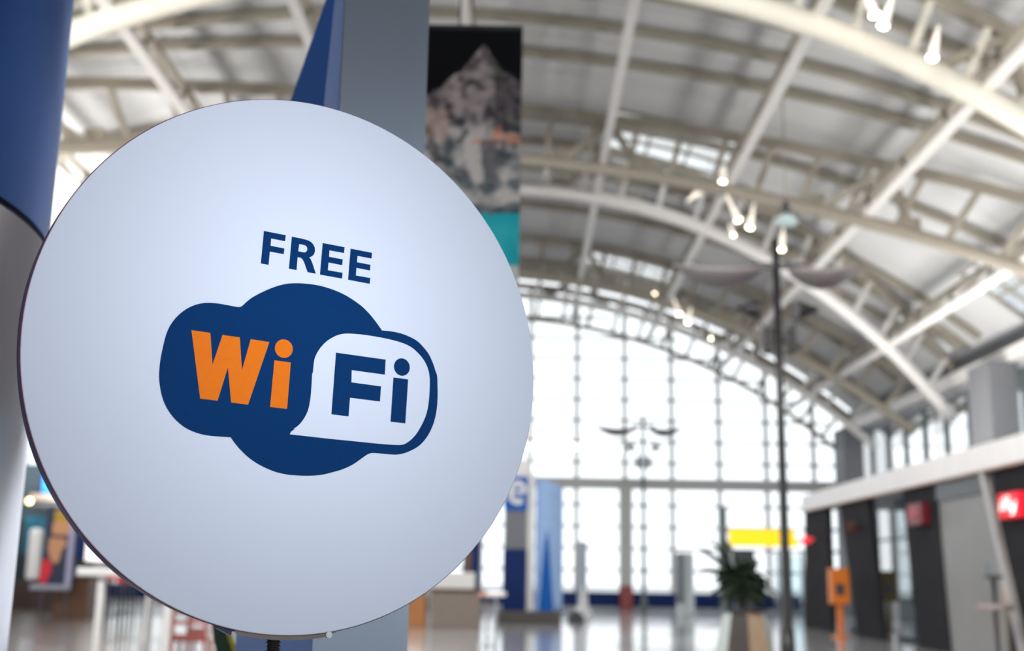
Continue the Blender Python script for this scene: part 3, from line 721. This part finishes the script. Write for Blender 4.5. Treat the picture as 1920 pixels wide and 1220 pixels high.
def round_sign(u, v, r, label, cols, X):
    p = at_x(u, v, X); t = thing('round_shop_sign', label, 'sign', tuple(p), 'round orange shop signs')
    bm = B(); tube(bm, [p+Vector((.0, .06, 0)), p+Vector((0, -.06, 0))], r, 28, False); part('disc', bm, cols[0], t)
    bm = B(); L = [(r*.8*math.cos(a), r*.8*math.sin(a)) for a in [math.pi*(.95+.9*k/12) for k in range(13)]]
    bm.faces.new([bm.verts.new(p+Vector((x, -.063, z))) for x, z in L]); part('lower_field', bm, cols[1], t)
    bm = B(); L = [(-r*.35+r*.4*math.cos(2*math.pi*k/14), -r*.1+r*.42*math.sin(2*math.pi*k/14)) for k in range(14)]
    bm.faces.new([bm.verts.new(p+Vector((x, -.067, z))) for x, z in L]); part('centre_field', bm, cols[2], t)
    bm = B(); bar(bm, p+Vector((0, .02, r*.3)), Vector((KX+.2, p.y+.02, p.z+r*.3)), .05); bar(bm, p+Vector((0, .02, -r*.3)), Vector((KX+.2, p.y+.02, p.z-r*.3)), .05); part('wall_arm', bm, 'dark', t)
M['orlit'] = emis('backlit_orange', (1, .22, .02), 1.0); M['rlit2'] = emis('backlit_crimson', (.8, .03, .05), .8)
round_sign(1507, 1000, .42, 'lit round orange and red sign at the end of the yellow sign', ('orlit', 'rlit2', 'whlit'), KX-.35)
round_sign(1598, 983, .28, 'unlit dark orange and red sign on the second charcoal pillar', (mat('dark_orange_disc', (.12, .05, .01), .5, noise_amt=.2), mat('dark_red_field', (.10, .005, .01), .5, noise_amt=.2), 'brown'), KX-.05)
# warm lamp in the near shop
p = at_x(1924, 1075, KX+.6); t = thing('wall_lamp', 'small warm wall lamp glowing at the right edge', 'lamp', tuple(p))
bm = B(); bmesh.ops.create_icosphere(bm, subdivisions=2, radius=.13, matrix=Matrix.Translation(p)); part('globe', bm, emis('warm_globe', (1, .8, .55), 6), t)
bm = B(); bar(bm, p+Vector((.05, 0, 0)), p+Vector((.2, 0, 0)), .1); part('bracket', bm, 'dark', t)
l = bpy.data.lights.new('shop_glow', 'POINT'); l.energy = 60; l.color = (1, .62, .35); l.shadow_soft_size = .2
o = bpy.data.objects.new('shop_glow', l); o.location = p+Vector((-.25, 0, -.2)); COL.objects.link(o)
# orange ticket box on a post
def ticket_box(u, v, X, label, m, s=1.0):
    d = C2W @ ray(u, v); p = EYE + d*(X/d.x); x, y = p.x, p.y
    t = thing('ticket_box', label, 'ticket box', (x, y, 0))
    bm = B(); rbox(bm, (x-.25*s, y-.2, 1.5-.62), (x+.25*s, y+.2, 1.5-.62+.95), .03); part('box', bm, m, t)
    bm = B(); rbox(bm, (x-.14, y-.22, 1.12), (x+.10, y-.19, 1.42), .005); part('panel', bm, 'dark', t)
    bm = B(); box(bm, (x-.07, y-.07, .03), (x+.07, y+.07, .9)); part('post', bm, m, t)
    bm = B(); lathe(bm, (x, y, 0), [(.26, 0), (.26, .03), (.08, .06)], 16); part('base', bm, m, t)
ticket_box(1573, 1110, 8.6, 'orange box on a thin post beside the kiosk pillars', 'orange')
ticket_box(1665, 1110, 11.6, 'dim olive box behind the shop glass, standing for a reflection', mat('olive_reflection_box', (.12, .09, .02), .5, noise_amt=.2))  # solid olive box added in place of a reflection in the glass
# bar table with chrome post in front of the grey wall
p = at_x(1866, 1140, 8.7); x, y = p.x, p.y
t = thing('bar_table', 'small pale bar table with chrome post before the grey wall panel', 'table', (x, y, 0))
bm = B(); lathe(bm, (x, y, 0), [(.30, p.z-.03), (.31, p.z), (.31, p.z+.05), (.28, p.z+.07)], 24); part('tabletop', bm, mat('pale_rose_top', (.34, .27, .26), .3, noise_amt=.1), t)
bm = B(); lathe(bm, (x, y, 0), [(.2, 0), (.2, .02), (.045, .04), (.045, 1.6)], 16); part('post', bm, 'chrome', t)
bm = B(); lathe(bm, (x, y, 0), [(.07, 1.58), (.16, 1.6), (.17, 1.64), (.05, 1.66)], 16); part('upper_tray', bm, 'dark', t)
bm = B(); lathe(bm, (x-.08, y, 0), [(.035, 1.66), (.04, 1.84), (.03, 1.86)], 10); o = link('bottle', mesh('bottle', bm, 'glassd')); o['label'] = 'small bottle on the tray of the pale bar table'; o['category'] = 'bottle'
# ------------------------------------------------------------------ yellow sign and its post
Ys = 47.0; a, b_ = at(1367, 991, Ys), at(1495, 1025, Ys)
t = thing('gate_sign', 'long lit yellow gate sign on a dark post left of the kiosk', 'sign', (at(1356, 1080, Ys).x, Ys, 0))
bm = B(); rbox(bm, (a.x, Ys-.15, b_.z), (b_.x, Ys+.15, a.z), .03); part('panel', bm, 'yellow', t)
bm = B(); q = at(1355, 950, Ys); rbox(bm, (q.x-.14, Ys-.12, 0), (q.x+.14, Ys+.12, q.z), .02); part('post', bm, mat('slate_post', (.16, .20, .21), .5, noise_amt=.1), t)
bm = B(); bar(bm, (q.x, Ys+.16, a.z-.1), (b_.x-.1, Ys+.16, a.z-.1), .06); part('arm', bm, 'dark', t)
# dark cabinet behind the plant and glass booth
q0, q1 = at(1376, 1030, 44), at(1412, 1030, 44)
t = thing('cabinet', 'dark slate cabinet standing behind the potted palm', 'cabinet', ((q0.x+q1.x)/2, 44, 0))
bm = B(); rbox(bm, (q0.x, 43.7, 0), (q1.x, 44.3, q0.z), .03); part('body', bm, mat('slate_cabinet', (.06, .075, .10), .4, noise_amt=.1), t)
bm = B(); rbox(bm, (q0.x+.08, 43.67, .3), (q1.x-.08, 43.71, q0.z-.2), .01); part('door', bm, 'dark', t)
q0, q1 = at(1455, 1030, 46), at(1500, 1030, 46)
t = thing('glass_booth', 'pale bluish glass booth under the yellow sign, right of the lamp post', 'booth', ((q0.x+q1.x)/2, 46, 0))
for x in (q0.x, (q0.x+q1.x)/2, q1.x):
    bm = B(); box(bm, (x-.04, 45.6, 0), (x+.04, 46.4, 2.5)); part('upright', bm, 'chrome', t)
for x in (q0.x, (q0.x+q1.x)/2):
    bm = B(); box(bm, (x+.05, 45.98, .1), (x+(q1.x-q0.x)/2-.05, 46.0, 2.4)); part('pane', bm, 'glassd', t)
# ------------------------------------------------------------------ potted palm
px_, py_ = 3.90, 21.3
t = thing('planter', 'tall tapering faceted white and dark planter beside the black lamp post', 'planter', (px_, py_, 0))
def pot_facet(k, n=8):
    a0, a1 = 2*math.pi*(k)/n, 2*math.pi*(k+1)/n; bm = B()
    for r0, r1, z0, z1 in ((.58, .36, 0, .95),):
        bm.faces.new([bm.verts.new(p) for p in ((px_+r0*math.cos(a0), py_+r0*math.sin(a0), z0), (px_+r0*math.cos(a1), py_+r0*math.sin(a1), z0), (px_+r1*math.cos(a1), py_+r1*math.sin(a1), z1), (px_+r1*math.cos(a0), py_+r1*math.sin(a0), z1))])
    return bm
M['potl'] = mat('pale_grey_facet', (.42, .47, .46), .3, noise_amt=.1); M['potd'] = mat('dark_brown_facet', (.045, .035, .033), .35, noise_amt=.2); M['pott'] = mat('tan_facet', (.36, .25, .17), .35, noise_amt=.1)
for k in range(8): part('facet', pot_facet(k), {4: 'potl', 3: 'potl', 5: 'potd', 6: 'pott', 7: 'potl'}.get(k, 'potl') if k != 5 else 'potd', t)
bm = B(); lathe(bm, (px_, py_, 0), [(.34, .93), (.38, .93), (.38, .97), (.32, .97), (.32, .9)], 24); part('rim', bm, 'potd', t)
pl = thing('potted_palm', 'bushy dark palm growing from the tapering planter', 'plant', (px_, py_, .92))
bm = B(); lathe(bm, (px_, py_, 0), [(.25, .88), (.05, .93), (.045, 1.1), (.06, 1.3), (.03, 1.9)], 12); part('stem', bm, 'leaf', pl)
def frond(base, d, L, droop, w=.05, m='leaf'):
    bm = B(); n = 8; P = []
    for i in range(n+1):
        u = i/n; P.append(base + d*L*u + Vector((0, 0, -droop*u*u)))
    side = d.cross(Vector((0, 0, 1))).normalized()
    for i in range(n):
        for s in (-1, 1):
            for j in (0, .33, .66):
                p = P[i].lerp(P[i+1], j); tip = p + (P[i+1]-P[i]).normalized()*.14 + side*s*(.24*(1-.5*i/n)) + Vector((0, 0, -.07))
                q = p + (P[i+1]-P[i])*.55; q2 = (q+tip)*.5 + Vector((0, 0, .03))
                bm.faces.new([bm.verts.new(v) for v in (p, q2, q, tip)])
    for i in range(n): bar(bm, P[i], P[i+1], .012)
    part('frond', bm, m, pl)
for i in range(46):
    a = 2.4*i; el = .0+1.2*((i*7) % 10)/10; d = Vector((math.cos(a)*math.cos(el), math.sin(a)*math.cos(el), math.sin(el)))
    frond(Vector((px_, py_, 1.25+.4*((i*3) % 7)/7)), d, .34+.22*((i*5) % 6)/6, .2)
for a, el, L in ((3.3, .9, .95), (2.8, 1.15, 1.0), (3.6, .55, .8), (2.2, 1.3, .9), (3.1, 1.25, .75)):
    d = Vector((math.cos(a)*math.cos(el), math.sin(a)*math.cos(el), math.sin(el))); frond(Vector((px_-.1, py_, 1.5)), d, L, .25)
# ------------------------------------------------------------------ booth, blue tower and curved banner in the middle
Yt = 40.0
def X_(u, Y=Yt): return at(u, 1080, Y).x
def Z_(v, u=985, Y=Yt): return at(u, v, Y).z
t = thing('blue_tower', 'tall dark blue tower with white letter e and pale edge behind the sign', 'tower', (X_(968), Yt, 0))
x0, x1 = X_(943), X_(987)
bm = B(); rbox(bm, (x0, Yt-.4, 0), (x1, Yt+.4, Z_(1030)), .02); part('lower_body', bm, 'navy', t, label='navy lower body')
bm = B(); rbox(bm, (x0+.02, Yt-.36, Z_(1030)), (x1-.02, Yt+.36, Z_(958)), .02); part('grey_panel', bm, mat('mid_grey_panel', (.16, .17, .20), .4, noise_amt=.15), t, label='grey middle panel')
bm = B(); rbox(bm, (x0, Yt-.42, Z_(958)), (x1, Yt+.42, Z_(895)), .02); part('name_panel', bm, 'blue', t, label='blue panel with white letter e')
bm = B(); rbox(bm, (x0+.3, Yt-.3, Z_(895)), (x1+.08, Yt+.3, Z_(862)), .02); part('cap', bm, 'white', t, label='pale cap')
bm = B(); rbox(bm, (x1, Yt-.3, 0), (X_(1001), Yt+.3, Z_(888)), .02); part('edge_strip', bm, 'white', t, label='pale vertical edge strip')
cx, cz, r = X_(968), Z_(925), .30
bm = B(); E_ = [(cx+r*.85, cz+.03), (cx-r*.8, cz+.03)]; ar = [(cx+r*.85*math.cos(a), cz+r*math.sin(a)*1.05) for a in [math.radians(5+i*(305)/18) for i in range(19)]]
loft(bm, [[(cx+rr*.85*math.cos(a), yy, cz+rr*1.05*math.sin(a)) for rr, yy in ((r-.09, Yt-.44), (r+.08, Yt-.44), (r+.08, Yt-.41), (r-.09, Yt-.41))] for a in [math.radians(5+i*305/18) for i in range(19)]])
box(bm, (cx-r*.85, Yt-.45, cz-.04), (cx+r*.85, Yt-.442, cz+.07)); part('letter', bm, 'white', t, label='white letter e')
# curved banner wall
t = thing('curved_banner', 'light blue curved banner wall with deeper blue peak, right of the blue tower', 'banner wall', (X_(1030), Yt, 0))
xa, xb, zt = X_(1003), X_(1056), Z_(898)
bm = B(); rings = []
for i in range(17):
    u = i/16; x = xa+(xb-xa)*u; y = Yt+.1-.35*math.sin(u*math.pi*.5)+.9*u*u
    rings.append([(x, y, .35), (x, y, zt-.22*u*u), (x, y+.05, zt-.22*u*u), (x, y+.05, .35)])
loft(bm, rings, smooth=False); part('fabric', bm, 'lblue', t)
bm = B(); xm = (xa+xb)/2-.1; P = [(xm-.24, .36), (xm+.26, .36), (xm+.16, 1.6), (xm+.08, 2.6), (xm+.02, 3.0), (xm-.06, 2.6), (xm-.16, 1.5)]
def by(x): u = (x-xa)/(xb-xa); return Yt+.1-.35*math.sin(u*math.pi*.5)+.9*u*u-.012
bm.faces.new([bm.verts.new((x, min(by(x), by(xm))-.02, z)) for x, z in P]); part('peak_reflection', bm, 'blue', t, label='deeper blue pointed reflection, painted on')  # blue cone reflection on the banner, put in as flat colour
for x in (xa+.1, xb-.15):
    bm = B(); bar(bm, (x, Yt+.25, 0), (x, Yt+.25, .5), .08); part('foot', bm, 'dark', t)
# low counter/plinth under the tower
t = thing('plinth', 'low brown-grey plinth running below the blue tower', 'plinth', (X_(990), Yt-1.2, 0))
bm = B(); rbox(bm, (X_(930), Yt-1.6, 0), (X_(1050), Yt-.9, .38), .03); part('body', bm, mat('dark_plinth', (.07, .06, .055), .5, noise_amt=.2), t)
# check-in counter right below the sign
Yc = 35.0
x0, x1 = X_(812, Yc), X_(903, Yc)
t = thing('counter', 'taupe service counter with pale upper board, below the right edge of the round sign', 'counter', ((x0+x1)/2, Yc, 0))
bm = B(); rbox(bm, (x0, Yc-.5, 0), (x1, Yc+.5, 1.02), .03); part('body', bm, 'taupe', t)
bm = B(); rbox(bm, (x0-.05, Yc-.6, 1.02), (x1+.05, Yc+.5, 1.08), .02); part('worktop', bm, 'brown', t)
bm = B(); rbox(bm, (x0-.4, Yc+.2, 1.08), (x1-.2, Yc+.3, 1.55), .02); part('upper_board', bm, 'white', t)
bm = B(); rbox(bm, (x0-1.0, Yc-.4, 0), (x0-.15, Yc+.4, .9), .03); o = link('counter_unit', mesh('counter_unit', bm, mat('amber_wood', (.42, .17, .05), .4, noise_amt=.2))); o['label'] = 'low amber wooden unit left of the taupe counter'; o['category'] = 'cabinet'
t = thing('display_cabinet', 'tall navy display column behind the taupe counter', 'cabinet', (X_(886, 36), 36, 0))
bm = B(); rbox(bm, (X_(868, 36), 35.7, 0), (X_(899, 36), 36.3, Z_(1000, 886, 36)), .02); part('body', bm, 'navy', t)
bm = B(); rbox(bm, (X_(872, 36), 35.66, .3), (X_(884, 36), 35.7, 2.2), .01); part('poster', bm, 'brown', t)
# white slim totem with wide foot and pale round pillar near the end wall
Yw = 44.0
t = thing('slim_totem', 'slim pale information totem with a wide foot, right of the curved banner', 'totem', (X_(1092, Yw), Yw, 0))
bm = B(); rbox(bm, (X_(1083, Yw), Yw-.15, .1), (X_(1100, Yw), Yw+.15, Z_(1015, 1092, Yw)), .03); part('body', bm, mat('pale_blue_grey', (.42, .47, .56), .3, noise_amt=.1), t)
bm = B(); lathe(bm, (X_(1093, Yw), Yw, 0), [(.42, 0), (.40, .1), (.2, .45), (.15, 1.2)], 18); part('foot', bm, 'white', t)
bm = B(); lathe(bm, (X_(1080, 41), 41, 0), [(.30, 0), (.28, .18), (.12, .34), (.04, .36)], 16); o = link('floor_bag', mesh('floor_bag', bm, 'dark')); o['label'] = 'dark low bag on the floor at the foot of the slim totem'; o['category'] = 'bag'
Yw = 50.0
x0, x1 = X_(1268, Yw), X_(1301, Yw)
t = thing('round_cabin', 'pale round-fronted cabin standing before the end window wall', 'cabin', ((x0+x1)/2, Yw, 0))
bm = B(); lathe(bm, ((x0+x1)/2, Yw, 0), [((x1-x0)/2+.08, 0), ((x1-x0)/2, .12), ((x1-x0)/2, Z_(1036, 1284, Yw)-.05), ((x1-x0)/2-.05, Z_(1036, 1284, Yw))], 28); part('body', bm, mat('pale_aqua_cabin', (.50, .56, .60), .25, noise_amt=.08), t)
bm = B(); rbox(bm, (x0-.02, Yw-.5, .5), (x0+.22, Yw+.2, Z_(1036, 1284, Yw)-.02), .02); part('side_panel', bm, mat('slate_side', (.16, .18, .22), .3, noise_amt=.1), t)
# chrome stanchion stool in front of the counter
def stool(u, Y, label, seat='white', zs=1.12, back=False, g=None):
    x = X_(u, Y); t = thing('bar_stool', label, 'stool', (x, Y, 0), g)
    bm = B(); lathe(bm, (x, Y, 0), [(.15, zs-.02), (.19, zs), (.19, zs+.05), (.15, zs+.08)], 20); part('seat', bm, seat, t)
    bm = B(); lathe(bm, (x, Y, 0), [(.22, 0), (.22, .015), (.035, .04), (.03, zs-.02)], 16); part('post', bm, 'chrome', t)
    bm = B(); tube(bm, [(x+.15*math.cos(a), Y+.15*math.sin(a), .35) for a in [2*math.pi*k/16 for k in range(17)]], .012, 6); part('footrest', bm, 'chrome', t)
    return t
stool(931, 22.5, 'white-topped bar stool with chrome post below the right edge of the round sign')
stool(915, 26.0, 'pinkish bar stool standing just left of the white-topped stool', mat('salmon_seat', (.6, .3, .25), .4, noise_amt=.1), 1.05)
# ------------------------------------------------------------------ shops at lower left
Yl = 44.0
def lx(u): return at(u, 1080, Yl).x
def lz(v): return at(100, v, Yl).z
def lbox(u0, v0, u1, v1, dy=0, dep=.3, r=.02):
    bm = B(); rbox(bm, (lx(u0), Yl+dy, lz(v1)), (lx(u1), Yl+dy+dep, lz(v0)), r); return bm
t = thing('shop', 'dark shop front with teal panel and lit blue screen, far lower left', 'shop', (lx(90), Yl, 0))
bm = B(); rbox(bm, (lx(-60), Yl+.6, 0), (lx(158), Yl+.9, lz(868)), .02); part('back_wall', bm, mat('dark_slate_wall', (.025, .045, .06), .5, noise_amt=.2), t)
part('blue_screen', lbox(54, 882, 84, 922, .4, .1), 'screen', t, label='lit blue screen')
part('shelf_band', lbox(40, 925, 122, 938, .0, .5), 'taupe', t)
part('shelf_band', lbox(40, 942, 128, 950, .1, .5), 'dark', t)
part('teal_panel', lbox(30, 968, 74, 1040, .3, .2), 'teal', t, label='teal wall panel')
part('navy_panel', lbox(132, 970, 160, 1045, .2, .3), 'navy', t)
part('shadow_box', lbox(92, 895, 128, 925, .45, .1), 'dark', t)
bm = B(); rbox(bm, (lx(-60), Yl-1.0, 0), (lx(205), Yl-.3, .98), .03); part('counter', bm, mat('dark_brown_counter', (.055, .035, .028), .45, noise_amt=.3), t, label='dark brown counter')
t = thing('wall_lamp', 'small round yellow lamp glowing beside the blue column at lower left', 'lamp', (lx(48), Yl, lz(941)))
bm = B(); bmesh.ops.create_icosphere(bm, subdivisions=2, radius=.11, matrix=Matrix.Translation((lx(49), Yl-.4, lz(941)))); part('globe', bm, emis('yellow_globe', (1, .85, .35), 4), t)
bm = B(); bar(bm, (lx(49), Yl-.35, lz(941)), (lx(49), Yl+.5, lz(941)), .05); part('bracket', bm, 'dark', t)
bm = B(); rbox(bm, (lx(64), Yl-.9, 1.02), (lx(87), Yl-.5, lz(992)), .12); o = link('white_container', mesh('white_container', bm, 'white')); o['label'] = 'rounded white container on the dark brown counter'; o['category'] = 'container'
# poster stand with coloured picture
Yp = 36.0
def bx(u): return at(u, 1080, Yp).x
def bz(v): return at(110, v, Yp).z
t = thing('poster_stand', 'standing poster with yellow, tan, red and navy picture and lavender frame', 'poster', (bx(110), Yp, 0))
bm = B(); rbox(bm, (bx(76), Yp, bz(1102)), (bx(137), Yp+.08, bz(948)), .01); part('board', bm, mat('navy_poster_ground', (.01, .02, .06), .5, noise_amt=.2), t)
def patch(P, m, k, lab):
    bm = B(); bm.faces.new([bm.verts.new((bx(u), Yp-.004*k, bz(v))) for u, v in P]); part('printed_patch', bm, m, t, label=lab)
patch([(92, 955), (123, 955), (123, 978), (92, 980)], mat('ochre_print', (.45, .27, .03), .6, noise_amt=.1), 1, 'ochre field')
patch([(90, 980), (123, 978), (122, 1003), (90, 1002)], mat('tan_print', (.55, .27, .13), .6, noise_amt=.1), 2, 'tan field')
patch([(86, 1008), (112, 1008), (121, 1018), (112, 1030), (108, 1052), (100, 1058), (90, 1045), (85, 1030)], mat('light_tan_print', (.5, .25, .13), .6, noise_amt=.1), 3, 'light tan field')
patch([(77, 1048), (92, 1050), (96, 1070), (86, 1095), (74, 1090)], 'red', 4, 'red field')
bm = B(); rbox(bm, (bx(123), Yp-.06, bz(1098)), (bx(134), Yp+.1, bz(975)), .02); part('side_frame', bm, mat('lavender_frame', (.34, .33, .50), .4, noise_amt=.05), t)
bm = B(); rbox(bm, (bx(60), Yp-.1, bz(1106)), (bx(134), Yp+.1, bz(1096)), .02); part('lower_frame', bm, mat('lavender_frame2', (.28, .28, .36), .4, noise_amt=.05), t)
for u in (82, 128):
    bm = B(); bar(bm, (bx(u), Yp, 0), (bx(u), Yp, bz(1100)), .06); part('foot', bm, 'dark', t)
# lit white screen and reddish counter
Yq = 38.0
qx = lambda u: at(u, 1080, Yq).x; qz = lambda v: at(170, v, Yq).z
t = thing('light_box', 'bright pinkish white light box beside the poster, lower left', 'light box', (qx(180), Yq, 0))
bm = B(); rbox(bm, (qx(156), Yq, qz(1052)), (qx(215), Yq+.15, qz(985)), .02); part('screen', bm, 'wscreen', t)
bm = B(); bar(bm, (qx(170), Yq+.1, 0), (qx(170), Yq+.1, qz(1050)), .08); part('stand', bm, 'dark', t)
t = thing('counter', 'reddish brown wooden counter behind the first white table leg', 'counter', (qx(176), Yq-1, 0))
bm = B(); rbox(bm, (qx(134), Yq-1.3, 0), (qx(196), Yq-.6, 1.22), .03); part('body', bm, 'brown', t)
bm = B(); rbox(bm, (qx(132), Yq-1.4, 1.22), (qx(200), Yq-.5, 1.3), .02); part('worktop', bm, 'taupe', t)
# white high tables
def high_table(u0, u1, Y, ztop, label, dep=.7):
    xa, xb = X_(u0, Y), X_(u1, Y); t = thing('high_table', label, 'table', ((xa+xb)/2, Y, 0), 'white high tables')
    bm = B(); rbox(bm, (xa-.35, Y-.1, ztop-.12), (xb+.1, Y+dep+.1, ztop), .015); part('tabletop', bm, 'white', t)
    for x in (xa, xb):
        for y in (Y, Y+dep):
            bm = B(); bar(bm, (x, y, 0), (x, y, ztop-.1), .09 if y == Y else .07); part('leg', bm, 'white', t)
high_table(192, 320, 17.5, 1.50, 'white high table with thick top, nearest at lower left under the sign', 2.4)
high_table(283, 330, 25.0, 1.30, 'second white high table further back under the sign', 1.2)
# red seats
def red_stool(u, Y, label, zs=1.02):
    x = X_(u, Y); t = thing('red_stool', label, 'stool', (x, Y, 0), 'red high stools')
    bm = B(); rbox(bm, (x-.24, Y-.22, zs-.1), (x+.24, Y+.22, zs), .03); part('seat', bm, 'red', t)
    for sx in (-1, 1):
        for sy in (-1, 1):
            bm = B(); bar(bm, (x+sx*.2, Y+sy*.18, 0), (x+sx*.18, Y+sy*.16, zs-.08), .045); part('leg', bm, 'black', t)
    bm = B(); box(bm, (x-.2, Y-.2, .3), (x+.2, Y-.17, .34)); part('footrest', bm, 'black', t)
red_stool(222, 30, 'red-topped black stool just right of the first white table leg', 1.32)
red_stool(240, 33, 'red-topped black stool behind the second white table leg', 1.2)
def red_chair(u, Y, label):
    x = X_(u, Y); t = thing('red_chair', label, 'chair', (x, Y, 0), 'red framed chairs')
    m = mat('salmon_red_frame', (.50, .12, .10), .4, noise_amt=.1)
    for z in (.50, .70, .88):
        bm = B(); box(bm, (x-.26, Y-.02, z-.03), (x+.26, Y+.02, z+.03)); part('back_rail', bm, m, t)
    bm = B(); rbox(bm, (x-.26, Y, .42), (x+.26, Y+.45, .46), .01); part('seat', bm, m, t)
    for sx in (-1, 1):
        bm = B(); bar(bm, (x+sx*.25, Y, 0), (x+sx*.25, Y, .93), .045); part('leg', bm, m, t)
        bm = B(); bar(bm, (x+sx*.25, Y+.42, 0), (x+sx*.25, Y+.42, .44), .045); part('leg', bm, m, t)
red_chair(362, 18.5, 'red slatted chair left of the green leaves under the sign')
red_chair(388, 20.5, 'red slatted chair partly hidden by the green leaves')
# green sword leaves right under the sign
p = at(418, 1190, 3.2)
t = thing('potted_sword_plant', 'green sword leaves with yellow edges just below the round sign', 'plant', (p.x, 3.2, 0))
bm = B(); lathe(bm, (p.x+.1, 3.2, 0), [(.12, 0), (.17, .02), (.2, .42), (.18, .42), (.17, .36)], 20); part('pot', bm, 'dark', t)
for i, (dx, a, w) in enumerate(((0, .0, .030), (.10, .5, .026), (.16, -.4, .026), (.06, 1.1, .024))):
    tip = at(400, 1150, 3.2) if i == 0 else Vector((p.x+dx, 3.2+.05*i, 1.0))
    base = Vector((p.x+.1, 3.2, .36)); q = at(424, 1220, 3.2)
    bm = B(); e = B(); n = 10
    for (bmm, s0, s1) in ((bm, -1, .55), (e, .55, 1)):
        rows = []
        for k in range(n+1):
            u = k/n; c = base.lerp(q if i == 0 else tip, min(1, u*1.0)) if i else (base.lerp(q, u/.6) if u < .6 else q.lerp(tip+Vector((-.01, 0, .05)), (u-.6)/.4))
            ww = w*(1-u**6)*(.6+.4*math.sin(math.pi*u)) + .0008
            rows.append([c+Vector((ww*s*math.cos(a), ww*s*math.sin(a)+.006*(s*s), 0)) for s in (s0, s1)] + [c+Vector((ww*s*math.cos(a), ww*s*math.sin(a)+.006*(s*s)+.002, 0)) for s in (s1, s0)])
        loft(bmm, rows)
    lf = part('leaf', bm, 'leafb', t); part('leaf_edge', e, 'leafy', lf, label='yellow leaf edge')
